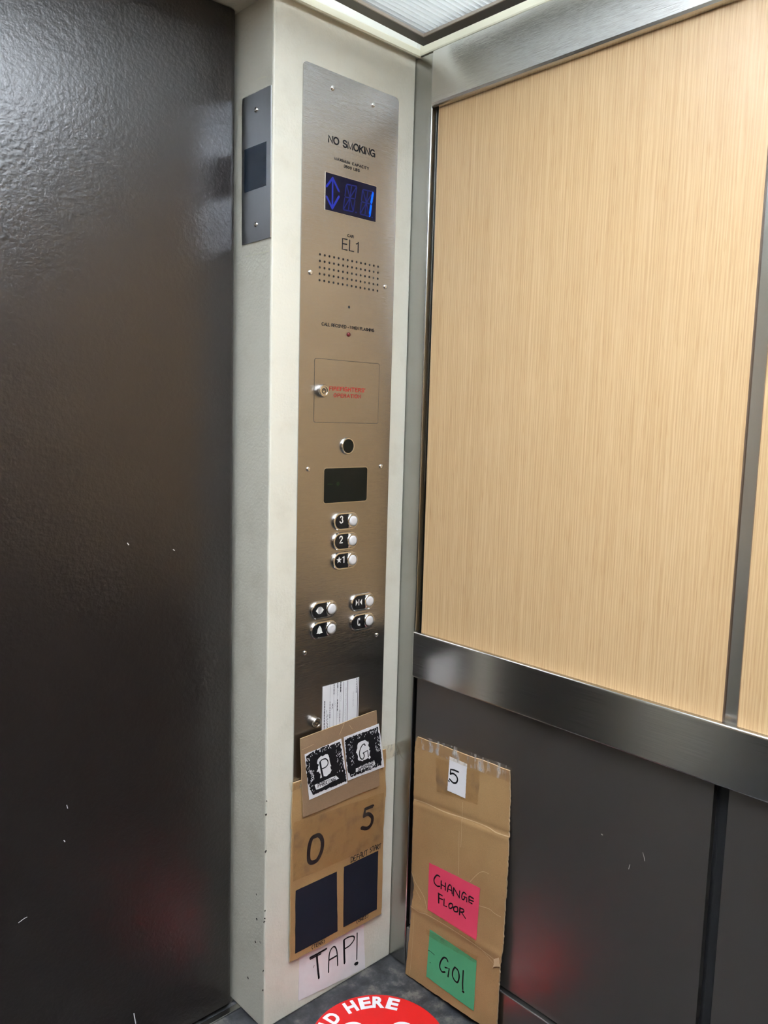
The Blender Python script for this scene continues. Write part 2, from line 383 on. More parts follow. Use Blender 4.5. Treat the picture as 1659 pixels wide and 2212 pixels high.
def hand(fr, text, p0, p1, h, w, d, z=None, seed=0, gap=0.0, up=(0, 1), hs=None):
    """hand-lettered capitals from baseline point p0 to p1; letters stand along `up`"""
    rnd = random.Random(seed); n = len(text); out_ = []
    sx, sy = (p1[0]-p0[0])/n, (p1[1]-p0[1])/n
    for i, ch in enumerate(text):
        if ch == ' ': continue
        ox, oy = p0[0]+sx*i, p0[1]+sy*i; hh = (hs[i] if hs else h)*rnd.uniform(.93, 1.07)
        for st in HAND[ch]:
            q = [(ox+sx*1.08*(u+rnd.uniform(-.03, .03))+up[0]*hh*v, oy+sy*1.08*u+up[1]*hh*(v+rnd.uniform(-.03, .03))) for u, v in st]
            out_.append((q, w, {'smooth': len(q) > 3}))
    return strokes(fr, out_, d, z)
def arc(cx, cy, rx, ry, t0, t1, n=14): return [(cx+rx*math.cos(math.radians(t0+(t1-t0)*k/n)), cy+ry*math.sin(math.radians(t0+(t1-t0)*k/n))) for k in range(n+1)]
SANS = {  # grotesque capitals: (advance width, strokes) for cap height 1
 'A': (.70, [[(0, 0), (.35, 1), (.70, 0)], [(.12, .34), (.58, .34)]]),
 'B': (.60, [[(0, 0), (0, 1)], [(0, 1), (.30, 1)]+arc(.32, .76, .22, .24, 90, -90)+[(0, .52)], [(.30, .52)]+arc(.34, .26, .26, .26, 90, -90)+[(0, 0)]]),
 'C': (.70, [arc(.36, .5, .36, .5, 48, 312, 26)]),
 'D': (.66, [[(0, 0), (0, 1), (.26, 1)]+arc(.28, .5, .38, .5, 90, -90, 20)+[(0, 0)]]),
 'E': (.55, [[(.55, 1), (0, 1), (0, 0), (.56, 0)], [(0, .53), (.50, .53)]]),
 'F': (.52, [[(.52, 1), (0, 1), (0, 0)], [(0, .52), (.45, .52)]]),
 'G': (.74, [arc(.37, .5, .37, .5, 48, 335, 28)+[(.72, .46), (.40, .46)], [(.72, .46), (.72, 0)]]),
 'H': (.62, [[(0, 0), (0, 1)], [(.62, 0), (.62, 1)], [(0, .53), (.62, .53)]]),
 'I': (.0, [[(0, 0), (0, 1)]]),
 'K': (.62, [[(0, 0), (0, 1)], [(.58, 1), (0, .38)], [(.20, .58), (.62, 0)]]),
 'L': (.50, [[(0, 1), (0, 0), (.50, 0)]]),
 'M': (.76, [[(0, 0), (0, 1), (.38, 0), (.76, 1), (.76, 0)]]),
 'N': (.62, [[(0, 0), (0, 1), (.62, 0), (.62, 1)]]),
 'O': (.76, [arc(.38, .5, .38, .5, 90, 450, 32)]),
 'P': (.58, [[(0, 0), (0, 1), (.30, 1)]+arc(.32, .73, .26, .27, 90, -90)+[(0, .46)]]),
 'R': (.60, [[(0, 0), (0, 1), (.32, 1)]+arc(.34, .75, .24, .25, 90, -90)+[(0, .50)], [(.34, .50), (.54, .38), (.57, .10), (.62, 0)]]),
 'S': (.60, [arc(.30, .76, .25, .24, 15, 250, 16)+arc(.32, .25, .27, .26, 80, -165, 16)]),
 'T': (.62, [[(0, 1), (.62, 1)], [(.31, 1), (.31, 0)]]),
 'U': (.60, [[(0, 1), (0, .30)]+arc(.30, .30, .30, .30, 180, 360)+[(.60, 1)]]),
 'V': (.66, [[(0, 1), (.33, 0), (.66, 1)]]),
 'W': (.92, [[(0, 1), (.23, 0), (.46, 1), (.69, 0), (.92, 1)]]),
 'X': (.64, [[(0, 1), (.64, 0)], [(.64, 1), (0, 0)]]),
 'Y': (.64, [[(0, 1), (.32, .45), (.64, 1)], [(.32, .45), (.32, 0)]]),
 '0': (.52, [arc(.26, .5, .26, .5, 90, 450, 26)]),
 '1': (.26, [[(0, .78), (.14, .82), (.24, 1), (.24, 0)]]),
 '2': (.54, [arc(.27, .72, .25, .28, 170, -30, 14)+[(.30, .36), (.02, 0), (.54, 0)]]),
 '3': (.52, [arc(.26, .76, .22, .24, 160, -80, 14)+arc(.26, .27, .26, .27, 80, -165, 14)]),
 '6': (.52, [arc(.28, .5, .27, .5, 50, 200, 14)+[(.02, .30)], arc(.27, .31, .25, .31, 90, 450, 24)]),
 "'": (.0, [[(0, 1), (-.03, .72)]]), '-': (.26, [[(0, .38), (.26, .38)]]),
}
def sans(fr, text, quad, d, w, gap=.20):
    """grotesque lettering fitted into the rectangle read off image pixels"""
    a0, a1, b0, b1 = bbox4(quad); bm = bmesh.new(); h = b1-b0; w = w*h
    add_sans(bm, fr, text, a0+w/2, a1-w/2, b0+w/2, b1-w/2, d, w, gap); return bm
def add_sans(bm, fr, text, a0, a1, b0, b1, d, w, gap=.20):
    tot = sum((.30 if ch == ' ' else SANS[ch][0]) for ch in text)+gap*(len(text)-1)
    sx = (a1-a0)/max(tot, .01); x = 0.0; k = 0
    for ch in text:
        if ch == ' ': x += .30+gap; continue
        for st in SANS[ch][1]:
            ribbon(bm, fr, [(a0+sx*(x+u), b0+(b1-b0)*v) for u, v in st], w, d+k*1e-6, smooth=False); k += 1
        x += SANS[ch][0]+gap
def glyphs(text, bold=0.0, space=1.0):
    cu = bpy.data.curves.new('lettering', 'FONT'); cu.body = text; cu.offset = bold; cu.space_character = space; cu.resolution_u = 3
    o = bpy.data.objects.new('lettering', cu); me = bpy.data.meshes.new_from_object(o)
    vs_ = [(v.co.x, v.co.y) for v in me.vertices]; fs = [tuple(p.vertices) for p in me.polygons]
    bpy.data.objects.remove(o); bpy.data.meshes.remove(me); bpy.data.curves.remove(cu)
    return vs_, fs
def printed(fr, text, a0, a1, b0, b1, d, bold=0.0, space=1.0, xf=None):
    """printed lettering fitted into a rectangle of the sheet; xf maps unit-box points when given"""
    bm = bmesh.new(); add_printed(bm, fr, text, a0, a1, b0, b1, d, bold, space, xf); return bm
def add_printed(bm, fr, text, a0, a1, b0, b1, d, bold=0.0, space=1.0, xf=None):
    vs_, fs = glyphs(text, bold, space)
    x0, x1 = min(v[0] for v in vs_), max(v[0] for v in vs_); y0, y1 = min(v[1] for v in vs_), max(v[1] for v in vs_)
    vv = []
    for x, y in vs_:
        u, v = (x-x0)/(x1-x0), (y-y0)/(y1-y0)
        a, b = xf(u, v) if xf else (a0+(a1-a0)*u, b0+(b1-b0)*v)
        vv.append(bm.verts.new(fr(a, b, d)))
    for f in fs:
        try: bm.faces.new([vv[i] for i in f])
        except ValueError: pass
def bbox4(q):
    """a0,a1,b0,b1 of lettering from corners TL,BL,TR,BR read off image pixels"""
    return ((q[0][0]+q[1][0])/2, (q[2][0]+q[3][0])/2, (q[1][1]+q[3][1])/2, (q[0][1]+q[2][1])/2)
def jag(pts, step, amp, seed):
    rnd = random.Random(seed); res = []
    for p, q in zip(pts, pts[1:]+pts[:1]):
        n = max(1, int(math.hypot(q[0]-p[0], q[1]-p[1])/step))
        for k in range(n):
            r = lerp(p, q, k/n); res.append((r[0]+rnd.uniform(-amp, amp), r[1]+rnd.uniform(-amp, amp)))
    return res

# ------------------------------------------------------------------ the car: shell
XL, YB, DX = -2.05, -1.95, -1.48
bm = bmesh.new(); box(bm, (XL-.1, YB-.1, -.05), (.1, .30, 0.0))
struct(obj('floor', bm, M['floor']))
struct(obj('ceiling', B_((XL-.1, YB-.1, CEIL_Z), (.1, .30, CEIL_Z+.05)), M['cove']))
# front return with its jamb, the header above the door and the far return
bm = bmesh.new()
box(bm, (-0.411, 0, 0), (0.0, 0.16, 2.312), 0, 0.004)
box(bm, (DX, 0, 2.304), (-0.413, 0.16, 2.312), 0)
box(bm, (XL, 0, 0), (DX, 0.16, 2.312), 0)
wf = struct(obj('wall_front', bm, M['cream'], loc=(0, 0, 0)))
bm = bmesh.new(); box(bm, (XL, 0.0, 2.3125), (0.022, 0.16, CEIL_Z)); box(bm, (XL, 0.006, 2.306), (-.001, 0.15, 2.3125)); struct(obj('wall_cove_front', bm, M['cove']))
struct(obj('wall_right', B_((0.022, YB, 0), (0.10, 0.16, CEIL_Z)), M['gap']))
bm = bmesh.new(); box(bm, (0.0, YB, 2.31), (0.022, 0.0, CEIL_Z)); struct(obj('wall_cove_right', bm, M['cove']))
# the other two walls, behind the photographer: oak above a rail, dark metal below
def plain_wall(name, axis):
    bm = bmesh.new()
    def bx(z0, z1, t, mi):
        if axis == 'y': box(bm, (XL, YB-.1, z0), (0.022, YB+t, z1), mi)
        else: box(bm, (XL-.1, YB, z0), (XL+t, 0.0, z1), mi)
    bx(0, 0.87, 0.0, 1); bx(0.87, 2.20, 0.0, 0); bx(2.20, 2.31, 0.006, 2); bx(2.31, CEIL_Z, 0, 3); bx(0.80, 0.92, 0.015, 2)
    return struct(obj(name, bm, [M['oak_far'], M['dark_back'], M['steel_frieze'], M['cove']], loc=(0, 0, 0)))
plain_wall('wall_back', 'y'); plain_wall('wall_left', 'x')

# car door (brown) with rounded leading edge, set back in its opening
bm = bmesh.new()
pr = [(-1.50, 0.117), (-0.438, 0.117), (-0.431, 0.1185), (-0.4265, 0.122), (-0.424, 0.128), (-0.4235, 0.155), (-1.50, 0.155)]
t = [bm.verts.new((x, y, 0.012)) for x, y in pr]; u = [bm.verts.new((x, y, 2.300)) for x, y in pr]
bm.faces.new(t); bm.faces.new(u[::-1])
for i in range(len(pr)): bm.faces.new([t[i], t[(i+1) % len(pr)], u[(i+1) % len(pr)], u[i]])
d1 = struct(obj('door_1', bm, M['brown'], smooth=30, loc=(0, 0, 0)))
struct(obj('wall_shaft', B_((-1.6, 0.162, -.05), (0.0, 0.20, 2.6)), M['gap']))
bm = bmesh.new(); box(bm, (DX, 0.128, 0.0), (-0.412, 0.150, 0.004)); box(bm, (DX, 0.096, 0.0), (-0.412, 0.112, 0.005), 0, .001)
struct(obj('trim_1', bm, M['steel_trim']))          # door sill track
# a few white scratches in the enamel
for pts, wd in (([(-0.9179,0.4375),(-0.9072,0.4416),(-0.9018,0.4423)], .0016), ([(-0.6793,0.1156),(-0.6773,0.1021),(-0.6752,0.0886)], .0022), ([(-0.8185,0.6502),(-0.8167,0.6427)], .0016), ([(-0.8256,0.5770),(-0.8237,0.5734)], .002), ([(-0.5784,1.1542),(-0.5751,1.1518)], .002), ([(-0.6826,1.1775),(-0.6796,1.1734)], .002)):
    bm = bmesh.new(); ribbon(bm, Frame((0, .117, 0), (1, 0, 0), (0, 0, 1), (0, -1, 0)), pts, wd, .0004)
    obj('scratch', bm, M['sticker_white'], d1)
# chips along the jamb edge
rnd = random.Random(5)
for u_ in ([(-0.4124,0.3039),(-0.4134,0.2848),(-0.4147,0.2772),(-0.4116,0.5720),(-0.4128,0.4501),(-0.4159,0.1545),(-0.4167,0.1055),(-0.4125,0.5399)]):
    bm = bmesh.new(); poly(bm, FRONT, jag(circ(u_[0]+.002, u_[1], .0026, 7), 1, .0012, int(u_[1]*1e4)), .0004)
    obj('paint_chip', bm, M['chip'], wf)
for u_ in ([(0.0347,0.3280),(0.0319,0.2664),(0.0368,0.2074),(0.0669,0.0976),(0.0177,0.2163)]):
    bm = bmesh.new(); poly(bm, JAMB, jag(circ(u_[0], u_[1], .0026, 7), 1, .0016, int(u_[1]*1e4)), .0004)
    obj('paint_chip', bm, M['chip'], wf)

# hardened ridges of old paint above and below the plate on the jamb
for pts in ([(0.0594,2.1475),(0.0452,2.1491),(0.0233,2.1457)], [(0.1008,1.7920),(0.0558,1.7924),(0.0094,1.7926)]):
    bm = bmesh.new(); ribbon(bm, JAMB, pts, .0022, .0008); obj('paint_ridge', bm, M['crown'], wf)

# crown mould around the top of the car
bm = bmesh.new()
prof = [(0.0, 2.302), (0.013, 2.297), (0.016, 2.300), (0.016, 2.313), (0.010, 2.318), (0.0, 2.318)]
def extr(bm, P0, P1):
    a = [bm.verts.new(p) for p in P0]; b = [bm.verts.new(p) for p in P1]
    bm.faces.new(a); bm.faces.new(b[::-1])
    for i in range(len(a)): bm.faces.new([a[i], a[(i+1) % len(a)], b[(i+1) % len(a)], b[i]])
extr(bm, [(XL, -d, z) for d, z in prof], [(0.0, -d, z) for d, z in prof])
struct(obj('trim_2', bm, M['crown']))
bm = bmesh.new()
prof = [(0.0, 2.3005), (0.003, 2.3005), (0.004, 2.304), (0.004, 2.335), (0.0, 2.336)]
extr(bm, [(-d, YB, z) for d, z in prof], [(-d, -0.0165, z) for d, z in prof])
struct(obj('trim_3', bm, M['crown']))

# hung ceiling light: dark metal frame round a ribbed lens
PX0, PX1, PY0, PY1 = XL+.06, -0.0516, YB+.07, -0.0739
FW = 0.0285
lt = empty('ceiling_light', ((PX0+PX1)/2, (PY0+PY1)/2, PANEL_Z), 'hung ceiling light panel with white ribbed lens in a dark metal frame', 'ceiling light')
bm = bmesh.new()
box(bm, (PX0, PY0, PANEL_Z), (PX1, PY0+FW, PANEL_Z+.022)); box(bm, (PX0, PY1-FW, PANEL_Z), (PX1, PY1, PANEL_Z+.022))
box(bm, (PX0, PY0+FW, PANEL_Z), (PX0+FW, PY1-FW, PANEL_Z+.022)); box(bm, (PX1-FW, PY0+FW, PANEL_Z), (PX1, PY1-FW, PANEL_Z+.022))
obj('frame', bm, M['frame'], lt)
bm = bmesh.new(); q = FW; l_ = .003
box(bm, (PX0+q, PY0+q, PANEL_Z), (PX1-q, PY0+q+l_, PANEL_Z+.006)); box(bm, (PX0+q, PY1-q-l_, PANEL_Z), (PX1-q, PY1-q, PANEL_Z+.006))
box(bm, (PX0+q, PY0+q+l_, PANEL_Z), (PX0+q+l_, PY1-q-l_, PANEL_Z+.006)); box(bm, (PX1-q-l_, PY0+q+l_, PANEL_Z), (PX1-q, PY1-q-l_, PANEL_Z+.006))
obj('frame_lip', bm, M['lip'], lt)['label'] = 'pale inner lip of the light frame'
bm = bmesh.new(); y = PY0+FW+.001; pitch = 0.0135; prev = None; prevt = None
while y < PY1-FW-.001:
    for dy, dz in ((0, .0045), (.0018, .0010), (.0045, 0), (.009, 0), (.0117, .0010)):
        if y+dy > PY1-FW: break
        cur = [bm.verts.new((PX0+FW, y+dy, PANEL_Z+.006+dz)), bm.verts.new((PX1-FW, y+dy, PANEL_Z+.006+dz))]
        if prev: bm.faces.new([prev[0], prev[1], cur[1], cur[0]])
        prev = cur
    y += pitch
obj('lens', bm, M['lens'], lt)
TILT = math.radians(1.35)         # panel tilted to fit its edge in the image: its far end hangs higher than the end by the oak wall
lt.rotation_euler = (0, TILT, 0); lt.location.z = PANEL_Z+(PX1-PX0)/2*math.sin(TILT)

# ------------------------------------------------------------------ right wall
ft = [(0.0007,2.2962),(-0.0578,2.2961),(-0.0591,1.8295)]
YT = -0.0570          # free edge of the corner trim
bm = bmesh.new(); box(bm, (0.0, YT, 0.0), (0.020, 0.012, 2.3005), 0, 0.003, 3); box(bm, (0.0212, -0.08, 0.0), (0.0219, -0.02, 2.3005), 0)
struct(obj('trim_4', bm, M['steel_trim']))          # corner trim
YS0, YS1 = -0.838, -0.866     # dark reveal between the panels
WT, WB = 2.176, 0.912
YR = YB+.002
wp = empty('wood_panel', (0.014, (YS0-.066)/2, WB), 'large oak laminate wall panel beside the steel corner trim', 'wall panel', 'oak wall panels')
bm = bmesh.new(); box(bm, (0.0135, YS0, 0.9115), (0.021, -0.0665, 2.21)); obj('panel_board', bm, M['oak'], wp)
bm = bmesh.new(); box(bm, (0.013, YS0-.0006, 0.9115), (0.0205, YS0-.0002, 2.21)); obj('edge_band', bm, M['oak_edge'], wp)
wp2 = empty('wood_panel', (0.014, (YS1+YR)/2, WB), 'narrow oak laminate wall panel at the right picture edge beyond the upright reveal', 'wall panel', 'oak wall panels')
bm = bmesh.new(); box(bm, (0.0135, YR, 0.9115), (0.021, YS1, 2.21)); obj('panel_board', bm, oak('oak_laminate_far', 3.1), wp2)
bm = bmesh.new(); box(bm, (0.013, YS1+.0002, 0.9115), (0.0205, YS1+.0012, 2.21)); obj('edge_band', bm, M['oak_edge'], wp2)
bm = bmesh.new(); box(bm, (0.0185, YS1-.01, 0.86), (0.0215, YS0+.01, 2.21)); struct(obj('trim_5', bm, M['steel_rail']))
bm = bmesh.new(); box(bm, (0.0185, YS1-.01, 0.10), (0.0215, YS0+.01, 0.855)); struct(obj('trim_7', bm, M['dark_strip']))
# steel frieze with a folded lower lip
bm = bmesh.new()
prof = [(-.004, 2.299), (-.0055, 2.2975), (-.0055, 2.183), (-.003, 2.1775), (0.002, 2.1755), (0.020, 2.1755), (0.020, 2.299)]
extr(bm, [(x, YR, z) for x, z in prof], [(x, -0.0605, z) for x, z in prof])
struct(obj('trim_6', bm, M['steel_frieze']))
# flat bumper rail
bm = bmesh.new(); box(bm, (-0.014, YR, 0.8005), (0.0, -0.0615, 0.9175), 0, 0.0045, 3)
box(bm, (-0.002, YR, 0.815), (0.021, -0.0700, 0.9110), 0)
thing(obj('bumper_rail', bm, M['steel_rail']), 'flat brushed steel bumper rail running along the wall under the oak panels', 'handrail')
# dark metal panels under the rail
lp = obj('metal_panel', B_((0.0025, YS0, 0.125), (0.018, -0.0685, 0.814)), M['dark_panel'])
thing(lp, 'large dark grey metal panel under the rail behind the leaning cardboard', 'wall panel', 'dark metal wall panels')
lp2 = obj('metal_panel', B_((0.0025, YR, 0.125), (0.018, YS1, 0.814)), M['dark_panel'])
thing(lp2, 'dark grey metal panel under the rail at the lower right picture corner', 'wall panel', 'dark metal wall panels')
for pts, wd in (([(-0.6138,0.6030),(-0.6160,0.6029)], .003), ([(-0.7074,0.6037),(-0.7108,0.5955),(-0.7125,0.5885)], .0012), ([(-0.6817,0.5668),(-0.6795,0.5560)], .0012)):
    bm = bmesh.new(); ribbon(bm, RIGHT, pts, wd, -.0022); obj('scratch', bm, M['lip'], lp)
# kick plate
bm = bmesh.new(); box(bm, (-0.009, YR, 0.0), (0.020, -0.0685, 0.1215), 0, 0.003, 3)
struct(obj('baseboard_right', bm, M['steel_base']))

# ------------------------------------------------------------------ plate on the jamb
ip = empty('indicator_plate', (-0.411, 0.056, 1.819), 'narrow satin steel plate with a dark blue window on the jamb beside the brown door', 'indicator plate')
obj('face_plate', slab(JAMB, [(0.1121,2.1235),(0.0048,2.1237),(0.0015,1.8196),(0.1098,1.8184)], 0.0002, .0025), M['steel_plate'], ip)
obj('dark_window', slab(JAMB, [(0.1010,2.0165),(0.0186,2.0160),(0.0184,1.9273),(0.0999,1.9267)], .0015, .0031), M['blue_glass'], ip)['label'] = 'dark blue window'
SCREW = [(.0056, 0), (.0056, .0010), (.0050, .0023), (.0036, .0032), (.0022, .0034), (.0019, .0020), (.0003, .0018)]
def screw(fr, a, b, d, parent):
    obj('screw', lathe(fr, a, b, [(r, d+h) for r, h in SCREW], 16), M['chrome'], parent, smooth=40)
for a, b in [(0.0575,2.0880),(0.0544,1.8534)]: screw(JAMB, a, b, .0025, ip)

# ------------------------------------------------------------------ car operating panel
D0 = 0.003       # face of the steel plate
A0, A1, Z1 = -0.3360, -0.0562, 2.194
cop = empty('control_panel', ((A0+A1)/2, 0, 0.50), 'tall brushed steel lift control panel with push buttons on the cream wall', 'control panel')
obj('face_plate', slab(FRONT, rrect(A0, 0.50, A1, Z1, .010), 0.0003, D0), M['steel_panel'], cop)
for a, b in [(-0.2572,2.1604),(-0.1372,2.1572),(-0.3093,1.7618),(-0.0844,1.7600),(-0.3070,1.3297),(-0.0831,1.3309),(-0.3079,0.9024),(-0.0820,0.9073)]: screw(FRONT, a, b, D0, cop)
DT = D0+.0003
def lettering(name, text, quad, mt='print', w=.19, gap=.20, parent=None, d=DT):
    return obj(name, sans(FRONT, text, quad, d, w, gap), M[mt], parent or cop)
lettering('printed_lettering', 'NO SMOKING', [(-0.2666,2.0618),(-0.2670,2.0454),(-0.1265,2.0615),(-0.1269,2.0438)], w=.18)
lettering('printed_lettering', 'MAXIMUM CAPACITY', [(-0.2478,2.0192),(-0.2480,2.0131),(-0.1451,2.0194),(-0.1458,2.0125)], w=.21, gap=.34)
lettering('printed_lettering', '3600 LBS', [(-0.2204,2.0085),(-0.2211,2.0024),(-0.1729,2.0092),(-0.1736,2.0023)], w=.21, gap=.28)
lettering('printed_lettering', 'CAR', [(-0.2059,1.8606),(-0.2057,1.8543),(-0.1870,1.8615),(-0.1871,1.8550)])
lettering('printed_lettering', 'EL1', [(-0.2211,1.8500),(-0.2216,1.8241),(-0.1708,1.8503),(-0.1709,1.8242)], w=.105, gap=.30)
lettering('printed_lettering', 'CALL RECEIVED - WHEN FLASHING', [(-0.2754,1.6582),(-0.2761,1.6509),(-0.1161,1.6588),(-0.1171,1.6505)])
lettering('printed_lettering', 'PUSH FOR HELP', [(-0.1618,0.9238),(-0.1610,0.9188),(-0.1061,0.9224),(-0.1055,0.9177)], 'sticker_black', w=.20)
# floor display
q = [(-0.2716,1.9824),(-0.1217,1.9802),(-0.1213,1.9014),(-0.2720,1.9028)]
da0, da1, db0, db1 = (q[0][0]+q[3][0])/2, (q[1][0]+q[2][0])/2, (q[2][1]+q[3][1])/2, (q[0][1]+q[1][1])/2
obj('display_rim', slab(FRONT, rect(da0-.0012, db0-.0012, da1+.0012, db1+.0012), D0-.001, D0+.0006), M['chrome_dull'], cop)
dsp = obj('display', slab(FRONT, rect(da0, db0, da1, db1), D0-.001, D0+.0010), M['display'], cop); dsp['label'] = 'dark blue floor display reading 1'
DS = D0+.0013
S_ = lambda pts, w: (pts, w, {'smooth': False})
ar = [(-0.2526,1.9726),(-0.2696,1.9515),(-0.2691,1.9301),(-0.2523,1.9081),(-0.2341,1.9365),(-0.2344,1.9483)]
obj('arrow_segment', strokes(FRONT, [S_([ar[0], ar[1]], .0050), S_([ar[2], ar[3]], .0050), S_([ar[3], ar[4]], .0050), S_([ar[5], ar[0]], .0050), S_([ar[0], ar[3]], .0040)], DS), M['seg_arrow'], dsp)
def digit(tl, tr, br, bl, w, skip=()):
    ml, mr = lerp(tl, bl, .5), lerp(tr, br, .5); c = lerp(ml, mr, .5); tm, bmid = lerp(tl, tr, .5), lerp(bl, br, .5)
    sh = lambda p, q: S_([lerp(p, q, .08), lerp(p, q, .92)], w)
    segs = {'a1': (tl, tm), 'a2': (tm, tr), 'f': (tl, ml), 'b': (tr, mr), 'e': (ml, bl), 'c': (mr, br), 'd1': (bl, bmid), 'd2': (bmid, br),
            'g1': (ml, c), 'g2': (c, mr), 'h': (tl, c), 'i': (tm, c), 'j': (tr, c), 'k': (c, bl), 'l': (c, bmid), 'm': (c, br)}
    return [sh(*v) for k, v in segs.items() if k not in skip]
g1 = [(-0.2129,1.9679),(-0.1819,1.9697),(-0.1912,1.9121),(-0.2209,1.9112)]
g2 = [(-0.1641,1.9667),(-0.1323,1.9678),(-0.1415,1.9105),(-0.1704,1.9113)]
obj('faint_glow_segments', strokes(FRONT, digit(*g1, .0026), DS), M['seg_dim'], dsp)
obj('faint_glow_segments', strokes(FRONT, digit(*g2, .0026, ('b', 'c'))+[S_([lerp(g2[3], g2[2], 1.25), lerp(g2[3], g2[2], 1.3)], .003), S_([lerp(g1[3], g1[2], 1.25), lerp(g1[3], g1[2], 1.3)], .003)], DS), M['seg_dim'], dsp)
on = [(-0.1326,1.9650),(-0.1368,1.9429),(-0.1373,1.9360),(-0.1412,1.9126)]
obj('lit_segments', strokes(FRONT, [S_(on[:2], .0056), S_(on[2:], .0056)], DS+.0002), M['seg_on'], dsp)['label'] = 'bright blue lit 1'
# speaker grille: one drilled pattern
tl, tr, br, bl = [(-0.2836,1.8042),(-0.1095,1.8030),(-0.1095,1.7473),(-0.2838,1.7487)]
bm = bmesh.new()
for r in range(5):
    for k in range(14):
        p, q2 = lerp(tl, bl, r/4), lerp(tr, br, r/4); a, b = lerp(p, q2, k/13)
        poly(bm, FRONT, circ(a, b, .0026, 10), D0+.0002)
obj('speaker_grille', bm, M['hole'], cop)
(a, b), = [(-0.1962,1.6998)]
obj('microphone_hole', lathe(FRONT, a, b, [(.0032, D0+.0001), (.0030, D0+.0003)], 14), M['hole'], cop)
(a, b), = [(-0.1960,1.6379)]
obj('indicator_lamp', lathe(FRONT, a, b, [(.0050, D0), (.0048, D0+.0015), (.0036, D0+.0035), (.0012, D0+.0042)], 18), M['led'], cop, smooth=60)['label'] = 'small dark red indicator lamp'
# firefighters' cabinet door
q = [(-0.2939,1.5779),(-0.0976,1.5773),(-0.0965,1.4355),(-0.2938,1.4348)]
fa0, fa1, fb0, fb1 = (q[0][0]+q[3][0])/2, (q[1][0]+q[2][0])/2, (q[2][1]+q[3][1])/2, (q[0][1]+q[1][1])/2
obj('cabinet_seam', slab(FRONT, rrect(fa0-.0006, fb0-.0006, fa1+.0006, fb1+.0006, .005), D0-.001, D0+.0002), M['groove'], cop)
fd = obj('cabinet_door', slab(FRONT, rrect(fa0+.0006, fb0+.0006, fa1-.0006, fb1-.0006, .0045), D0-.001, D0+.0004), M['steel_panel'], cop)
lettering('printed_lettering', "FIREFIGHTERS'", [(-0.2506,1.5170),(-0.2509,1.5068),(-0.1399,1.5186),(-0.1418,1.5081)], 'red_print', .19, .30, fd, D0+.0007)
lettering('printed_lettering', 'OPERATION', [(-0.2375,1.5012),(-0.2378,1.4926),(-0.1537,1.5034),(-0.1534,1.4933)], 'red_print', .19, .30, fd, D0+.0007)
def keylock(a, b, d, parent, r=.0135, face=True):
    k = obj('key_lock', lathe(FRONT, a, b, [(r, d), (r, d+.006), (r*.96, d+.010), (r*.84, d+.0125), (r*.66, d+.0128), (r*.62, d+.0105), (r*.40, d+.0105)], 28), M['chrome_dull'], parent, smooth=35)
    bm = bmesh.new(); ring = [(circ(a, b, r*.40, 20), d+.0108), (circ(a, b, r*.28, 20), d+.0108)]; loft(bm, FRONT, ring, cap=False)
    poly(bm, FRONT, rect(a-r*.07, b, a+r*.07, b+r*.34), d+.0110)
    obj('keyway', bm, M['hole'], k)
(a, b), = [(-0.2743,1.5059)]
keylock(a, b, D0+.0004, fd, .0150)
# round sensor with chrome ring
(a, b), = [(-0.1940,1.3813)]
sn = obj('chrome_ring', lathe(FRONT, a, b, [(.0205, D0), (.0200, D0+.004), (.0185, D0+.006), (.0165, D0+.0058), (.0160, D0+.003)], 36, cap=False), M['chrome'], cop, smooth=40)
obj('lamp_lens', lathe(FRONT, a, b, [(.0163, D0+.0015), (.0160, D0+.0045), (.012, D0+.0052), (.004, D0+.0056)], 32), M['black_glass'], sn, smooth=60)
# black card-reader window
q = [(-0.2604,1.3297),(-0.1287,1.3299),(-0.1278,1.2494),(-0.2607,1.2494)]
wa0, wa1, wb0, wb1 = (q[0][0]+q[3][0])/2, (q[1][0]+q[2][0])/2, (q[2][1]+q[3][1])/2, (q[0][1]+q[1][1])/2
obj('screen_rim', slab(FRONT, rrect(wa0-.002, wb0-.002, wa1+.002, wb1+.002, .007), D0-.001, D0+.0004), M['chrome_dull'], cop)
bw = obj('black_window', slab(FRONT, rrect(wa0, wb0, wa1, wb1, .006), D0-.001, D0+.0010), M['black_glass'], cop); bw['label'] = 'black glass window'
gm = [(-0.2502,1.2933),(-0.2364,1.2928),(-0.2196,1.2933)]
bm = bmesh.new(); ribbon(bm, FRONT, gm[:2], .0025, D0+.0012, smooth=False); poly(bm, FRONT, circ(*gm[2], .005, 12), D0+.0012)
obj('dim_indicator', bm, M['dim_green'], bw)

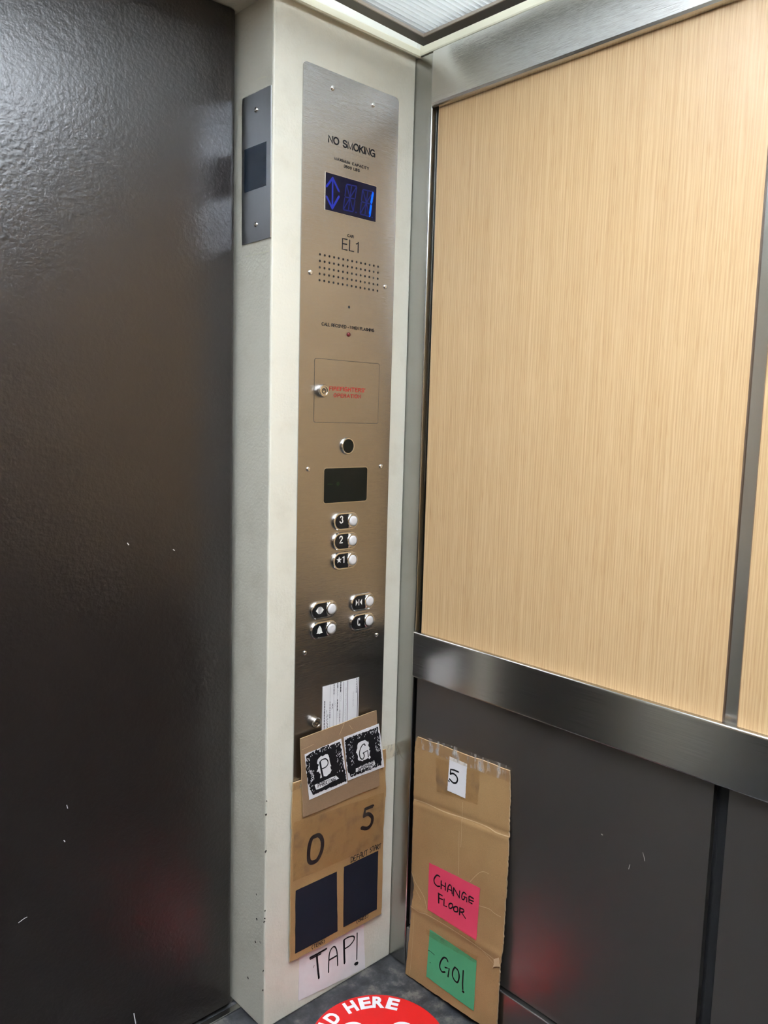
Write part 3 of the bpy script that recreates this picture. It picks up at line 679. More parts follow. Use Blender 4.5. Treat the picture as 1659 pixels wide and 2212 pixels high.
# push buttons: chrome pill bezel, black legend plate, collar and white cap
def pill(a, b, hw, r, n=14):
    p = []
    for cx, s in ((a+hw-r, -PI/2), (a-hw+r, PI/2)):
        for i in range(n+1): t = s+PI*i/n; p.append((cx+r*math.cos(t), b+r*math.sin(t)))
    return p
def star(a, b, r): return [(a+(r if k % 2 == 0 else r*.40)*math.sin(k*PI/5), b+(r if k % 2 == 0 else r*.40)*math.cos(k*PI/5)) for k in range(10)]
def call_button(a, b, sym, label):
    HW, HR = .0385, .0215
    bm = bmesh.new()
    loft(bm, FRONT, [(pill(a, b, HW, HR), D0), (pill(a, b, HW, HR), D0+.0045), (pill(a, b, HW-.0012, HR-.0012), D0+.0062), (pill(a, b, HW-.0040, HR-.0040), D0+.0066), (pill(a, b, HW-.0052, HR-.0052), D0+.0050)])
    o = obj('call_button', bm, M['chrome'], cop, smooth=40); o['label'] = label
    ca = a+HW-HR+.002                                       # centre of the cap
    # legend plate: pill end on the left, cut round the collar on the right
    r = HR-.0052; L_ = a-HW+HR
    pts = [(L_+r*math.cos(PI/2+PI*i/14), b+r*math.sin(PI/2+PI*i/14)) for i in range(15)]
    xr = a+.0085
    pts += [(xr, b-r), (xr-.0028, b-r*.55), (xr-.0042, b), (xr-.0028, b+r*.55), (xr, b+r)]
    bm = bmesh.new(); poly(bm, FRONT, pts, D0+.0045, D0+.0056); obj('legend_plate', bm, M['legend'], o)
    rc = .0172
    obj('collar', lathe(FRONT, ca, b, [(rc, D0+.004), (rc, D0+.0085), (rc*.93, D0+.0100), (rc*.80, D0+.0102), (rc*.76, D0+.0084), (rc*.70, D0+.0084)], 32, cap=False), M['chrome_dull'], o, smooth=35)
    obj('push_cap', lathe(FRONT, ca, b, [(rc*.70, D0+.0080), (rc*.695, D0+.0100), (rc*.64, D0+.0113), (rc*.42, D0+.0118), (rc*.1, D0+.0120)], 32), M['cap'], o, smooth=50)
    bm = bmesh.new(); d = D0+.0061; ac = a-.0155
    if sym in ('3', '2'): add_sans(bm, FRONT, sym, ac-.0040, ac+.0045, b-.0030, b+.0125, d, .0030)
    elif sym == '*1':
        poly(bm, FRONT, star(ac-.0050, b+.003, .0085), d); add_sans(bm, FRONT, '1', ac+.0060, ac+.0105, b-.0040, b+.0115, d, .0028)
    elif sym == 'open':
        for s in (-1, 1):
            poly(bm, FRONT, [(ac+.001+s*.0045, b-.0075), (ac+.001+s*.0045, b+.0085), (ac+.001+s*.0120, b+.0005)], d)
            poly(bm, FRONT, rect(ac+.001+s*.0020-.0011, b-.0080, ac+.001+s*.0020+.0011, b+.0090), d)
    elif sym == 'close':
        for s in (-1, 1): poly(bm, FRONT, [(ac+.0015+s*.0100, b-.0065), (ac+.0015+s*.0100, b+.0090), (ac+.0015+s*.0035, b+.0012)], d)
        poly(bm, FRONT, rect(ac+.0004, b-.0065, ac+.0026, b+.0090), d)
    elif sym == 'bell':
        pts = [(-.0095, -.0062), (-.0070, -.0030), (-.0058, .0040), (-.0030, .0085), (0, .0118), (.0030, .0085), (.0058, .0040), (.0070, -.0030), (.0095, -.0062), (.0020, -.0068), (0, -.0085), (-.0020, -.0068)]
        poly(bm, FRONT, [(ac+.001+x, b+y) for x, y in pts], d)
    elif sym == 'phone':
        ribbon(bm, FRONT, [(ac+.0040, b+.0095), (ac+.0000, b+.0085), (ac-.0012, b+.0020), (ac+.0000, b-.0055), (ac+.0045, b-.0068)], .0030, d)
        ribbon(bm, FRONT, [(ac+.0048, b+.0102), (ac+.0046, b+.0066)], .0028, d+2e-5); ribbon(bm, FRONT, [(ac+.0054, b-.0042), (ac+.0056, b-.0078)], .0028, d+2e-5)
    obj('symbol', bm, M['symbol'], o)
    bm = bmesh.new(); rn = random.Random(len(label))
    for k in range(6):
        if rn.random() < .7: poly(bm, FRONT, circ(ac-.006+.0045*(k % 3)+.002*(k//3), b-.0085-.0032*(k//3), .0007, 6), D0+.0056, D0+.0061)
    if len(bm.verts): obj('braille_dots', bm, M['legend'], o)
for txt, sym, lb in (([(-0.1956,1.2039)], '3', 'button for floor 3'), ([(-0.1956,1.1563)], '2', 'button for floor 2'), ([(-0.1950,1.1093)], '*1', 'star 1 button for the main floor'),
                     ([(-0.2563,0.9985)], 'open', 'door open button'), ([(-0.2560,0.9505)], 'bell', 'alarm button with a bell'), ([(-0.1358,1.0002)], 'close', 'door close button'), ([(-0.1353,0.9510)], 'phone', 'emergency call button with a handset')):
    call_button(*txt[0], sym, lb)
# lower lockable door with the certificate slot
q = [(-0.2553,0.8408),(-0.0944,0.8414),(-0.0938,0.6897),(-0.2593,0.6815)]
ca0, ca1, cb1 = q[0][0], q[1][0], q[0][1]
(a, b), = [(-0.2771,0.7287)]
keylock(a, b, D0, cop, .0135)
# inspection certificate in its slot
ct = [(-0.2531,0.8087),(-0.1383,0.8099),(-0.1382,0.7088),(-0.2542,0.7037)]
ca = (ct[0][0]+ct[3][0])/2; cb = (ct[1][0]+ct[2][0])/2; cz1 = (ct[0][1]+ct[1][1])/2; cz0 = ct[3][1]-.05
cert = thing(obj('inspection_certificate', slab(FRONT, rect(ca, cz0, cb, cz1), D0+.0004, D0+.0009), M['white']), 'white inspection certificate turned sideways in the dark lower part of the control panel', 'certificate')
bm = bmesh.new(); w_ = cb-ca; h_ = cz1-cz0
for f_, t_ in ((.20, .0005), (.30, .0005), (.39, .0005), (.47, .0005), (.565, .0012), (.68, .0014), (.965, .0018)):
    ribbon(bm, FRONT, [(ca+w_*f_, cz1-.001), (ca+w_*f_, cz0+.002)], t_, D0+.0012, smooth=False)
for f_, s0, s1, t_ in ((.30, .01, .24, .0026), (.40, .0, .10, .0028), (.485, .0, .20, .0028), (.40, .36, .60, .0024), (.20, .36, .68, .0022), (.475, .60, .82, .0020), (.92, .01, .34, .0018), (.055, .32, .98, .0026), (.27, .42, .52, .0020), (.115, .52, .98, .0012), (.145, .62, .95, .0012)):
    rn = random.Random(int(f_*1000)); z_ = cz1-h_*s0*.75
    while z_ > cz1-h_*s1*.75:
        st = rn.uniform(.002, .006); ribbon(bm, FRONT, [(ca+w_*f_, z_), (ca+w_*f_, z_-st)], t_*rn.uniform(.8, 1.1), D0+.00125, smooth=False); z_ -= st+.0028
obj('form_lines', bm, M['dark_print'], cert)
bm = bmesh.new(); rn = random.Random(9)
for f_, s0, s1 in ((.40, .10, .30), (.50, .22, .42), (.84, .28, .62), (.33, .36, .5), (.63, .15, .9), (.41, .55, .75), (.25, .42, .55)):
    z_ = cz1-h_*s0*.75; pts = []
    k = 0
    while z_ > cz1-h_*s1*.75: pts.append((ca+w_*f_+(.0026 if k % 2 else -.0026)*rn.uniform(.5, 1.2), z_)); z_ -= rn.uniform(.0015, .0035); k += 1
    ribbon(bm, FRONT, pts, .0006, D0+.0013)
obj('handwriting', bm, M['pencil'], cert)

# ------------------------------------------------------------------ signs taped to the front return
def wave(amp, fa, fb, ph=0.0): return lambda a, b: amp*(math.sin(a*fa+ph)+math.sin(b*fb+ph*1.7))
# big cardboard with 0 5 and the two dark squares
lf = [(-0.3402,0.5968),(-0.3413,0.5725),(-0.3435,0.5319),(-0.3430,0.4726)]+[(-0.3419,0.5472),(-0.3426,0.3602),(-0.3429,0.1470)]
rt = [(-0.0449,0.5992),(-0.0429,0.5796),(-0.0446,0.5346),(-0.0405,0.4968),(-0.0400,0.4680)]+[(-0.0408,0.4760),(-0.0434,0.3912),(-0.0423,0.2563),(-0.0440,0.1425)]
NR = 22
lfp, rtp = sample(lf, NR), sample(rt, NR)
zc = wave(.0010, 22, 15)
rows = list(zip(lfp, rtp))
bt = [(-0.2940,0.1513),(-0.1563,0.1461),(-0.0672,0.1443)]
bm = gridsheet(FRONT, rows, 14, .0055, .0035, zc, 0, 1, .0008, 3)
cb5 = thing(obj('cardboard_sign', bm, [M['card'], M['card_edge']], smooth=30), 'brown cardboard sheet marked 0 and 5, taped low on the cream wall', 'cardboard sign')
DC = .0055+.0035
q0 = [(-0.2702,0.4431),(-0.2839,0.4404),(-0.2910,0.4211),(-0.2922,0.3997),(-0.2899,0.3851),(-0.2813,0.3777),(-0.2655,0.3787),(-0.2533,0.3962),(-0.2505,0.4173),(-0.2551,0.4328),(-0.2636,0.4419),(-0.2719,0.4429)]
obj('handwritten_digit', strokes(FRONT, [(q0, .0108)], DC+.0006, zc), M['ink_purple'], cb5)['label'] = 'big marker digit 0'
obj('handwritten_digit', strokes(FRONT, [([(-0.0854,0.4574),(-0.1119,0.4580),(-0.1150,0.4401)], .0095, {'smooth': False}), ([(-0.1143,0.4410),(-0.0996,0.4407),(-0.0862,0.4266),(-0.0882,0.4098),(-0.1021,0.4029),(-0.1214,0.4105)], .0100)], DC+.0006, zc), M['ink_purple'], cb5)['label'] = 'big marker digit 5'
p = [(-0.1561,0.3300),(-0.0967,0.3294),(-0.0904,0.3324),(-0.0499,0.3305),(-0.1597,0.3458)]
obj('handwritten_word', hand(FRONT, 'DEFAUT', p[0], p[1], .0130, .0022, DC+.0006, zc, 2), M['ink'], cb5)
obj('handwritten_word', hand(FRONT, 'START', p[2], p[3], .0120, .0022, DC+.0006, zc, 4), M['ink'], cb5)
p = [(-0.2799,0.1520),(-0.2352,0.1519),(-0.1339,0.1554),(-0.0890,0.1551)]
obj('handwritten_word', hand(FRONT, '(TENS)', p[0], p[1], .0078, .0016, DC+.0008, zc, 6), M['ink'], cb5)
obj('handwritten_word', hand(FRONT, '(ONES)', p[2], p[3], .0078, .0016, DC+.0008, zc, 7), M['ink'], cb5)
# the two dark squares
def square(pts, label, seed):
    bm = gridsheet(FRONT, qrows(*pts, 8), 8, DC+.0004, .0005, zc, 0, 0, .0004, seed)
    return thing(obj('paper_square', bm, M['navy']), label, 'paper square', 'dark blue squares on the cardboard')
square([(-0.3286,0.3238),(-0.2027,0.3245),(-0.1967,0.1633),(-0.3277,0.1628)], 'left dark blue paper square above the word TENS on the cardboard', 1)
square([(-0.1790,0.3268),(-0.0604,0.3257),(-0.0612,0.1633),(-0.1777,0.1647)], 'right dark blue paper square under the words DEFAUT START on the cardboard', 2)
# white sheet with TAP!
zt = wave(.0006, 30, 26, 1.0)
tp = [(-0.3074,0.1649),(-0.0995,0.1483),(-0.0896,0.0051),(-0.3101,0.0243)]
tap = thing(obj('paper_sign', gridsheet(FRONT, qrows(*tp, 12), 10, .0008, .0005, zt, 0, 0, .0004, 8), M['pinkish'], smooth=40), 'white paper sheet reading TAP! under the cardboard near the floor', 'paper sign', 'handwritten paper signs')
DTP = .0008+.0005+.0005
obj('handwritten_word', strokes(FRONT, [
    ([(-0.2753,0.1222),(-0.2518,0.1219),(-0.2245,0.1230)], .0052, {'smooth': False}), ([(-0.2746,0.1178),(-0.2415,0.1171)], .0034, {'smooth': False}), ([(-0.2545,0.1203),(-0.2511,0.0871),(-0.2469,0.0547)], .0058),
    ([(-0.2160,0.0549),(-0.2159,0.0817),(-0.2144,0.1043),(-0.2077,0.1157),(-0.1979,0.1165),(-0.1905,0.1019),(-0.1878,0.0801),(-0.1866,0.0600)], .0036), ([(-0.2154,0.0879),(-0.1916,0.0883)], .0046, {'smooth': False}),
    ([(-0.1636,0.0552),(-0.1652,0.0871),(-0.1668,0.1197)], .0062), ([(-0.1668,0.1209),(-0.1503,0.1211),(-0.1333,0.1146),(-0.1323,0.1046),(-0.1459,0.0959),(-0.1640,0.0948)], .0040),
    ([(-0.1213,0.1190),(-0.1210,0.0844),(-0.1212,0.0448)], .0032), ([(-0.1258,0.0349),(-0.1198,0.0333)], .0095, {'smooth': False}),
    ([(-0.2653,0.0911),(-0.2621,0.0958)], .0012, {'smooth': False})], DTP, zt), M['ink'], tap)['label'] = 'black marker word reading TAP!'
# kraft board, tilted, standing off the panel, with the two scribbled cards
kq = [(-0.3272,0.7034),(-0.0856,0.7146),(-0.0667,0.5080),(-0.3142,0.5053)]
zk = wave(.0009, 18, 20, .5)
kb = thing(obj('kraft_board', gridsheet(FRONT, qrows(*kq, 10), 10, .0122, .0020, zk, 0, 1, .0006, 5), [M['kraft'], M['card_edge']], smooth=30), 'tilted grey brown kraft board holding the two scribbled cards', 'kraft board')
DK = .0142
for t_ in [([(-0.1934,0.7085),(-0.2001,0.6960),(-0.2077,0.6832)], .0012), ([(-0.3227,0.6757),(-0.3047,0.6777),(-0.2882,0.6801)], .0008), ([(-0.1761,0.6985),(-0.1667,0.6861)], .0008)]: obj('crease', strokes(FRONT, [t_], DK+.0004, zk), M['card_edge'], kb)
def flecks(bm, quads, n, seed, d):
    rn = random.Random(seed)
    for k in range(n):
        (tl, tr, br, bl) = quads[k % len(quads)]
        u, v = rn.random(), rn.random(); p_ = lerp(lerp(tl, tr, u), lerp(bl, br, u), v)
        l = rn.uniform(.0012, .0040); an = rn.uniform(.9, 1.3) if rn.random() < .75 else rn.uniform(2, 2.6)
        ribbon(bm, FRONT, [p_, (p_[0]+l*math.cos(an), p_[1]+l*math.sin(an))], rn.uniform(.0006, .0017), d+k*3e-7, zk, smooth=False)
def scribble_card(quad, black, patch, tag_, letter, flk, label, seed, word, w0, w1):
    c_ = thing(obj('paper_card', gridsheet(FRONT, qrows(*quad, 8), 8, DK+.0004, .0005, zk, 0, 0, .0006, seed), M['white']), label, 'paper card', 'scribbled cards on the kraft board')
    d = DK+.0012
    bm = bmesh.new(); poly(bm, FRONT, jag(black, .0035, .0017, seed), d, None, 0, zk); obj('marker_scribble', bm, M['ink'], c_)['label'] = 'black marker scribble'
    bm = bmesh.new(); poly(bm, FRONT, jag(patch, .0040, .0026, seed+1), d+.0002, None, 0, zk); poly(bm, FRONT, jag(tag_, .005, .0009, seed+2), d+.0002, None, 0, zk)
    flecks(bm, flk, 120, seed, d+.0002); obj('bare_paper', bm, M['white_ink'], c_)['label'] = 'white paper left bare'
    obj('handwritten_letter', strokes(FRONT, letter, d+.0004, zk), M['ink'], c_)
    obj('handwritten_word', hand(FRONT, word, w0, w1, .0098, .0017, d+.0004, zk, seed), M['ink'], c_)
    return c_
w_ = [(-0.2737,0.5676),(-0.2171,0.5687),(-0.1449,0.5709),(-0.0883,0.5722)]
scribble_card([(-0.3148,0.6624),(-0.2021,0.6708),(-0.1776,0.5497),(-0.2971,0.5445)],
    [(-0.3101,0.6572),(-0.2829,0.6641),(-0.2507,0.6658),(-0.2213,0.6642),(-0.2069,0.6653),(-0.2014,0.6453),(-0.1952,0.6137),(-0.1852,0.5749),(-0.1819,0.5551),(-0.2273,0.5561),(-0.2653,0.5537),(-0.2872,0.5523),(-0.3003,0.5800),(-0.3094,0.6228)],
    [(-0.2656,0.6448),(-0.2468,0.6437),(-0.2394,0.6361),(-0.2359,0.6224),(-0.2334,0.6033),(-0.2335,0.5935),(-0.2490,0.5910),(-0.2575,0.5886),(-0.2661,0.5919),(-0.2689,0.6039),(-0.2763,0.6103),(-0.2726,0.6176),(-0.2702,0.6252),(-0.2767,0.6285),(-0.2752,0.6378)],
    [(-0.2827,0.5774),(-0.2726,0.5785),(-0.2418,0.5804),(-0.2174,0.5809),(-0.2065,0.5705),(-0.2276,0.5690),(-0.2638,0.5638),(-0.2774,0.5645)],
    [([(-0.2687,0.6304),(-0.2645,0.6124),(-0.2584,0.5903)], .0054), ([(-0.2695,0.6313),(-0.2620,0.6351),(-0.2517,0.6342),(-0.2447,0.6270),(-0.2445,0.6178),(-0.2521,0.6130),(-0.2632,0.6123)], .0030)],
    [[(-0.3044,0.6625),(-0.2125,0.6639),(-0.2105,0.6535),(-0.3009,0.6519)], [(-0.2209,0.6478),(-0.2032,0.6458),(-0.1907,0.5779),(-0.2139,0.5834)], [(-0.3083,0.6499),(-0.2992,0.6487),(-0.2857,0.5602),(-0.2975,0.5667)], [(-0.2969,0.6163),(-0.2868,0.6148),(-0.2863,0.5882),(-0.2947,0.5894)]],
    'white card scribbled black around the letter P and the word PARKING', 11, 'PARKING', w_[0], w_[1])
scribble_card([(-0.1950,0.6718),(-0.0778,0.6782),(-0.0536,0.5551),(-0.1765,0.5555)],
    [(-0.1909,0.6639),(-0.1833,0.6675),(-0.1479,0.6683),(-0.1107,0.6689),(-0.0917,0.6699),(-0.0818,0.6718),(-0.0755,0.6466),(-0.0704,0.6125),(-0.0633,0.5762),(-0.0648,0.5646),(-0.0938,0.5626),(-0.1297,0.5613),(-0.1685,0.5627),(-0.1782,0.5814),(-0.1845,0.6149)],
    [(-0.1506,0.6373),(-0.1416,0.6450),(-0.1259,0.6459),(-0.1134,0.6389),(-0.1091,0.6231),(-0.1058,0.6074),(-0.1043,0.5923),(-0.1214,0.5954),(-0.1363,0.5940),(-0.1439,0.5991),(-0.1480,0.6119),(-0.1520,0.6232)],
    [(-0.1516,0.5795),(-0.1415,0.5809),(-0.1078,0.5829),(-0.0897,0.5830),(-0.0861,0.5745),(-0.0901,0.5690),(-0.1169,0.5708),(-0.1449,0.5695),(-0.1514,0.5707)],
    [([(-0.1234,0.6325),(-0.1273,0.6374),(-0.1357,0.6332),(-0.1418,0.6189),(-0.1385,0.6049),(-0.1309,0.5983),(-0.1251,0.6040),(-0.1276,0.6135)], .0030), ([(-0.1295,0.6140),(-0.1142,0.6168),(-0.1108,0.5985)], .0030, {'smooth': False})],
    [[(-0.1787,0.6649),(-0.0840,0.6680),(-0.0816,0.6541),(-0.1731,0.6563)], [(-0.1838,0.6548),(-0.1675,0.6533),(-0.1585,0.5931),(-0.1728,0.5857)], [(-0.0928,0.6452),(-0.0754,0.6436),(-0.0721,0.6041),(-0.0856,0.6033)], [(-0.1687,0.5685),(-0.0688,0.5673),(-0.0667,0.5637),(-0.1631,0.5625)]],
    'white card scribbled black around the letter G and the word GARAGE', 23, 'GARAGE', w_[2], w_[3])

# ------------------------------------------------------------------ cardboard leaning against the right wall
lf = [(-0.0818,0.6461),(-0.0756,0.6273),(-0.0762,0.5814),(-0.0819,0.4818)]+[(-0.0843,0.3946),(-0.0889,0.2896),(-0.0991,0.2535),(-0.0945,0.1956),(-0.0929,0.1387),(-0.0854,0.0043)]
rt = [(-0.3746,0.6579),(-0.3804,0.6060),(-0.3844,0.5118)]+[(-0.3855,0.5088),(-0.3873,0.4539),(-0.3889,0.3722),(-0.3909,0.2265),(-0.3853,0.1865),(-0.3869,0.1671),(-0.3864,0.1091),(-0.3883,0.0214)]
NR = 120
lfp = sample(lf, NR); rtp = sample(rt, NR)
f0, f1 = [(-0.0821,0.4792),(-0.3845,0.5102)]
k0, k1 = [(-0.0960,0.1963),(-0.3917,0.2169)]
def zl(a, b):
    """two horizontal folds pressed into the board and a little warp"""
    s = (a-f0[0])/(f1[0]-f0[0]); l1 = b-(f0[1]+(f1[1]-f0[1])*s)
    s2 = (a-k0[0])/(k1[0]-k0[0]); l2 = b-(k0[1]+(k1[1]-k0[1])*s2)
    return .0012*math.sin(a*17+b*6)-.0022*math.exp(-(l1/.007)**2)+.0012*math.exp(-((l1+.012)/.007)**2)+.0022*math.exp(-(l2/.010)**2)
bm = gridsheet(LEAN, list(zip(lfp, rtp)), 20, -.004, .004, zl, 0, 1, .0011, 4)
board = thing(obj('cardboard_sign', bm, [M['card_lean'], M['card_edge']], smooth=30), 'tall brown cardboard panel leaning in the corner, with white, pink and green papers', 'cardboard sign')
st = [([(-0.0825,0.4794),(-0.1223,0.4847),(-0.1730,0.4860),(-0.2042,0.4887),(-0.2474,0.4948),(-0.2974,0.5007),(-0.3259,0.5023),(-0.3501,0.5008),(-0.3849,0.5056)], .0020),
      ([(-0.0890,0.2878),(-0.1030,0.2665),(-0.1213,0.2529),(-0.1370,0.2383),(-0.1484,0.2146)], .0016), ([(-0.0934,0.1969),(-0.1233,0.1948),(-0.1518,0.2016),(-0.2217,0.2059),(-0.2752,0.2068),(-0.3185,0.2051),(-0.3689,0.1995)], .0018),
      ([(-0.3064,0.3023),(-0.3433,0.3117),(-0.3620,0.3091),(-0.3801,0.3097)], .0012), ([(-0.2813,0.3488),(-0.3044,0.3800),(-0.3202,0.3923),(-0.3366,0.3946)], .0010), ([(-0.3268,0.2061),(-0.3485,0.1970),(-0.3698,0.1881)], .0010), ([(-0.1071,0.2462),(-0.1255,0.2291)], .0010),
      ([(-0.2436,0.5338),(-0.2439,0.5111),(-0.2443,0.4978)], .0008), ([(-0.2443,0.4927),(-0.2452,0.4541),(-0.2463,0.4211)], .0009), ([(-0.2377,0.4577),(-0.2408,0.4070),(-0.2441,0.3491)], .0009), ([(-0.1046,0.1819),(-0.1052,0.1076),(-0.1015,0.0114)], .0007)]
for t_ in st: obj('crease', strokes(LEAN, [t_], .0007, zl), M['card_edge'], board)
bm = bmesh.new(); poly(bm, LEAN, jag([(-0.3681,0.1991),(-0.3821,0.2110),(-0.3889,0.1918),(-0.3780,0.1875),(-0.3667,0.1762),(-0.3716,0.1908)], .006, .0012, 3), .0012, .0032); obj('torn_flap', bm, M['card_edge'], board)['label'] = 'torn pale edge'
def leaf(pts, mt, label, seed, n=26, grp='papers on the leaning cardboard'):
    zz = lambda a, b: zl(a, b)
    return thing(obj('paper_sign' if mt != 'white' else 'paper_slip', gridsheet(LEAN, qrows(*pts, n), n, .0009, .0005, zz, 0, 0, .0004, seed), M[mt]), label, 'paper sign', grp)
DL = .0009+.0005+.0003
s5 = leaf([(-0.1951,0.6322),(-0.2503,0.6317),(-0.2508,0.5461),(-0.1936,0.5450)], 'white', 'white paper slip with the digit 5 at the top of the leaning cardboard', 1)
obj('handwritten_digit', strokes(LEAN, [([(-0.2258,0.6035),(-0.2127,0.6035),(-0.2008,0.6015),(-0.2007,0.5891)], .0042, {'smooth': False}), ([(-0.2007,0.5899),(-0.2091,0.5938),(-0.2192,0.5914),(-0.2241,0.5839),(-0.2205,0.5746),(-0.2109,0.5712),(-0.1991,0.5761)], .0044), ([(-0.1959,0.5712),(-0.1983,0.5695)], .0036, {'smooth': False})], DL, zl), M['ink'], s5)
pk = leaf([(-0.1479,0.3379),(-0.3139,0.3484),(-0.3140,0.2182),(-0.1506,0.2147)], 'pink', 'bright pink paper reading CHANGE FLOOR on the leaning cardboard', 2)
R_ = lambda txt, w, s=False: (txt, w, {'smooth': s})
obj('handwritten_word', strokes(LEAN, [
    R_([(-0.1857,0.3184),(-0.1756,0.3175),(-0.1675,0.3046),(-0.1694,0.2941),(-0.1785,0.2905),(-0.1871,0.2937)], .0038, True),
    R_([(-0.1911,0.3099),(-0.1919,0.2898)], .0038), R_([(-0.1913,0.3006),(-0.2060,0.3009)], .0030), R_([(-0.2052,0.3107),(-0.2061,0.2928)], .0036),
    R_([(-0.2135,0.2918),(-0.2143,0.3038),(-0.2189,0.3120),(-0.2241,0.3114),(-0.2273,0.3028),(-0.2288,0.2944)], .0034, True), R_([(-0.2146,0.2999),(-0.2267,0.3009)], .0030),
    R_([(-0.2326,0.3113),(-0.2331,0.2915)], .0038), R_([(-0.2331,0.3112),(-0.2527,0.2952)], .0034), R_([(-0.2523,0.3126),(-0.2529,0.2953)], .0032),
    R_([(-0.2732,0.3135),(-0.2661,0.3155),(-0.2607,0.3076),(-0.2608,0.2977),(-0.2659,0.2967),(-0.2696,0.3029)], .0034, True), R_([(-0.2669,0.3052),(-0.2763,0.3065),(-0.2766,0.2967)], .0034),
    R_([(-0.2973,0.3145),(-0.2860,0.3150),(-0.2827,0.3127),(-0.2837,0.2998),(-0.2935,0.3002)], .0036), R_([(-0.2843,0.3056),(-0.2971,0.3078)], .0034),
    ], DL, zl), M['ink'], pk)['label'] = 'black marker word CHANGE'
obj('handwritten_word', strokes(LEAN, [
    R_([(-0.1852,0.2738),(-0.1870,0.2500)], .0044), R_([(-0.1833,0.2735),(-0.1971,0.2739)], .0034), R_([(-0.1868,0.2629),(-0.1991,0.2647)], .0032),
    R_([(-0.2041,0.2685),(-0.2046,0.2514),(-0.2139,0.2535)], .0036),
    R_([(-0.2262,0.2680),(-0.2210,0.2624),(-0.2221,0.2548),(-0.2277,0.2556),(-0.2334,0.2623),(-0.2319,0.2683),(-0.2262,0.2680)], .0038, True), R_([(-0.2429,0.2680),(-0.2370,0.2621),(-0.2386,0.2548),(-0.2447,0.2552),(-0.2504,0.2596),(-0.2487,0.2684),(-0.2429,0.2680)], .0038, True),
    R_([(-0.2570,0.2719),(-0.2567,0.2543)], .0042), R_([(-0.2566,0.2711),(-0.2678,0.2726),(-0.2694,0.2674),(-0.2598,0.2619)], .0034, True), R_([(-0.2623,0.2631),(-0.2765,0.2542)], .0030)], DL, zl), M['ink'], pk)['label'] = 'black marker word FLOOR'
gr = leaf([(-0.1625,0.1674),(-0.3188,0.1684),(-0.3198,0.0406),(-0.1601,0.0391)], 'green', 'green paper reading GO! at the foot of the leaning cardboard', 3)
obj('handwritten_word', strokes(LEAN, [
    R_([(-0.2297,0.1181),(-0.2234,0.1228),(-0.2144,0.1195),(-0.2056,0.1039),(-0.2041,0.0896),(-0.2121,0.0816),(-0.2223,0.0863)], .0044, True), R_([(-0.2219,0.0980),(-0.2354,0.1027),(-0.2332,0.0804)], .0042),
    R_([(-0.2536,0.1162),(-0.2479,0.1045),(-0.2480,0.0903),(-0.2563,0.0827),(-0.2651,0.0840),(-0.2689,0.0999),(-0.2641,0.1134),(-0.2536,0.1162)], .0044, True),
    R_([(-0.2805,0.1225),(-0.2810,0.0906),(-0.2827,0.0754)], .0044), R_([(-0.2832,0.0700),(-0.2856,0.0706)], .0062),
    ], DL, zl), M['ink'], gr)['label'] = 'black marker word GO!'
for t_ in ([(-0.1614,0.1110),(-0.1695,0.1120),(-0.1837,0.1104)], [(-0.1696,0.0827),(-0.1728,0.0832)]): obj('pen_mark', strokes(LEAN, [(t_, .0014)], DL, zl), M['ink'], gr)

# ------------------------------------------------------------------ clear tape
def tape(name_label, fr, pts, d, z=None, seed=0, n=8, rough=.0012, mt='tape'):
    rn = random.Random(seed); ph = rn.random()*6
    zz = lambda a, b: (z(a, b) if z else 0.0)+rough*.5*(1+math.sin(a*160+ph)*math.sin(b*140+ph*2))
    bm = gridsheet(fr, qrows(*pts, n), n, d, .0002, zz, 0, 0, .0012, seed)
    return thing(obj('clear_tape', bm, M[mt], smooth=60), name_label, 'tape', 'strips of clear tape')
tape('wide clear tape over the digits 0 and 5 on the cardboard', FRONT, [(-0.3416,0.5018),(-0.0505,0.4843),(-0.0492,0.3453),(-0.3375,0.3528)], .0120, zc, 1, 10, .0008)
tape('crumpled clear tape from the cardboard edge to the corner by the garage card', FRONT, [(-0.0477,0.6050),(-0.0031,0.6012),(-0.0017,0.5668),(-0.0403,0.5667)], .0016, None, 2, 8, .0016, 'tape_crumpled')
tape('small clear tape at the top left corner of the cardboard sheet', FRONT, [(-0.3551,0.6040),(-0.3183,0.6018),(-0.3198,0.5800),(-0.3499,0.5787)], .0112, None, 3, 6, .0012, 'tape_crumpled')
tape('clear tape along the top edge of the leaning cardboard', LEAN, [(-0.0879,0.6542),(-0.3865,0.6716),(-0.3820,0.6336),(-0.0859,0.6183)], .0016, None, 4, 12, .0022, 'tape_crumpled')
tape('clear tape square behind the white slip on the leaning cardboard', LEAN, [(-0.1494,0.6133),(-0.2896,0.6231),(-0.2898,0.5440),(-0.1582,0.5298)], .0003, zl, 5, 8, .0004)
tape('clear tape along the top of the green paper', LEAN, [(-0.1492,0.1617),(-0.3230,0.1816),(-0.3173,0.1627),(-0.1558,0.1483)], DL+.0002, zl, 6, 8, .0008)
tape('clear tape along the bottom of the pink paper', LEAN, [(-0.1532,0.2170),(-0.3149,0.2226),(-0.3135,0.2101),(-0.1514,0.2047)], DL+.0002, zl, 7, 8, .0008)
bm = bmesh.new()
for a_, b_, c_ in (([(-0.0022,0.5979),(-0.0089,0.5900),(-0.0370,0.5493)], .0035, 0), ([(-0.0015,0.5848),(-0.0124,0.5655),(-0.0192,0.5256)], .0035, 0), ([(-0.0036,0.5947),(-0.0185,0.5722),(-0.0474,0.5657)], .003, 0)):
    ribbon(bm, RIGHT, a_, b_, .0012, None, True, .6)
thing(obj('clear_tape', bm, M['tape_crumpled']), 'torn end of clear tape spread on the steel corner trim', 'tape', 'strips of clear tape')

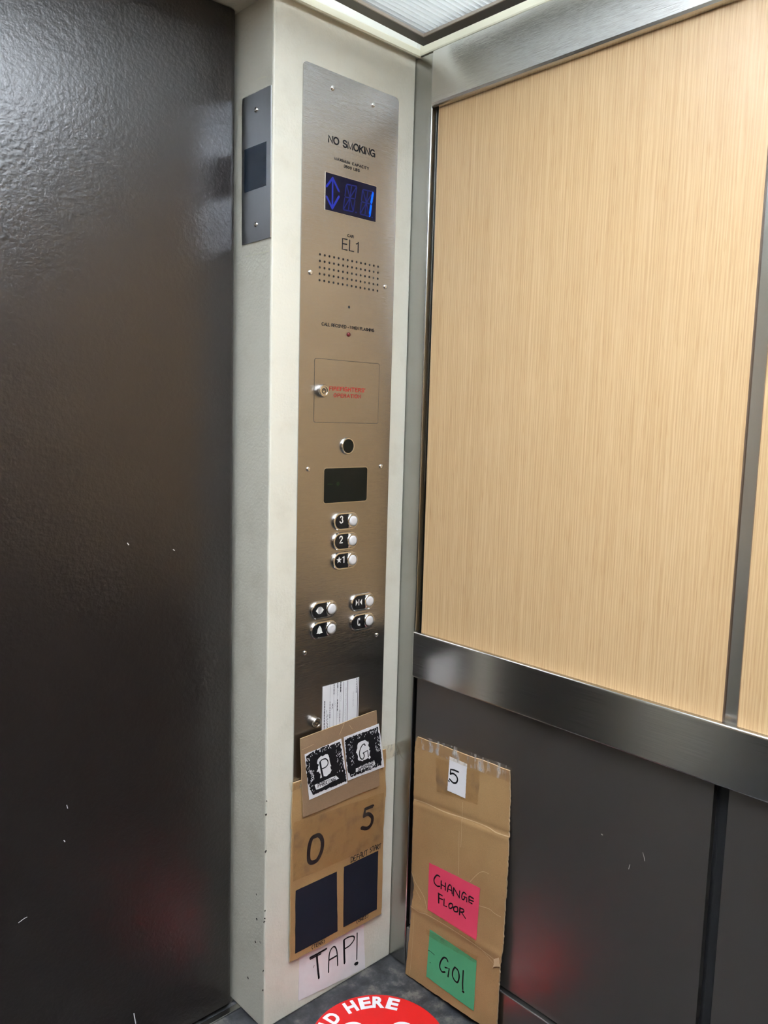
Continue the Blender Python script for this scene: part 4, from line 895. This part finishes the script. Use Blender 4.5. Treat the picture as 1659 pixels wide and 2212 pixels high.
# ------------------------------------------------------------------ round floor sticker
SX, SY, SR = -0.2375, -0.2130, 0.1640
stk = thing(obj('floor_sticker', slab(FLOOR, circ(SX, SY, SR, 96), .0002, .0008), M['red']), 'round red floor sticker reading STAND HERE in white', 'floor sticker')
bm = bmesh.new()
def ring_letter(ch, deg, r0=.1185, r1=.1575, half=.0150):
    t0 = math.radians(deg); hw = half*(0.40 if ch == 'I' else 1)
    ex = (math.sin(t0), -math.cos(t0)); ey = (math.cos(t0), math.sin(t0))
    def xf(u, v):
        x = (u-.5)*2*hw; y = r0+(r1-r0)*v
        return (SX+ex[0]*x+ey[0]*y, SY+ex[1]*x+ey[1]*y)
    add_printed(bm, FLOOR, ch, 0, 1, 0, 1, .0011, .045, 1.0, xf)
for word in ((('S', 163), ('T', 149), ('A', 133.5), ('N', 117.5), ('D', 101)), (('H', 77), ('E', 61.2), ('R', 47.3), ('E', 32.2))):
    bm = bmesh.new()
    for ch, dg in word: ring_letter(ch, dg)
    obj('printed_lettering', bm, M['sticker_white'], stk)
def shoe(cx, cy, ang, side):
    prof = [(-.075, .0), (-.070, .018), (-.050, .024), (-.025, .020), (.0, .020), (.025, .027), (.050, .030), (.068, .022), (.075, .008), (.075, -.008), (.066, -.022), (.045, -.027), (.02, -.024), (-.01, -.019), (-.045, -.022), (-.070, -.016)]
    c, s = math.cos(ang), math.sin(ang)
    return [(cx+x*c-y*side*s, cy+x*s+y*side*c) for x, y in smoothed(prof+[prof[0]], 3)[:-1]]
ang = math.radians(49)
for sd in (1, -1):
    cx = SX-sd*.058*math.sin(ang)-.003*math.cos(ang); cy = SY+sd*.058*math.cos(ang)-.003*math.sin(ang)
    o_ = shoe(cx, cy, ang, sd); bm = bmesh.new(); poly(bm, FLOOR, o_, .0010); fp = obj('shoe_print', bm, M['sticker_white'], stk)
    bm = bmesh.new()
    for f_ in (.52, .25, -.45, -.68):
        x = f_*.075; ribbon(bm, FLOOR, [(cx+x*math.cos(ang)-y_*math.sin(ang), cy+x*math.sin(ang)+y_*math.cos(ang)) for y_ in (-.016, 0, .016)], .006, .0012, smooth=False)
    obj('tread', bm, M['sticker_black'], fp)
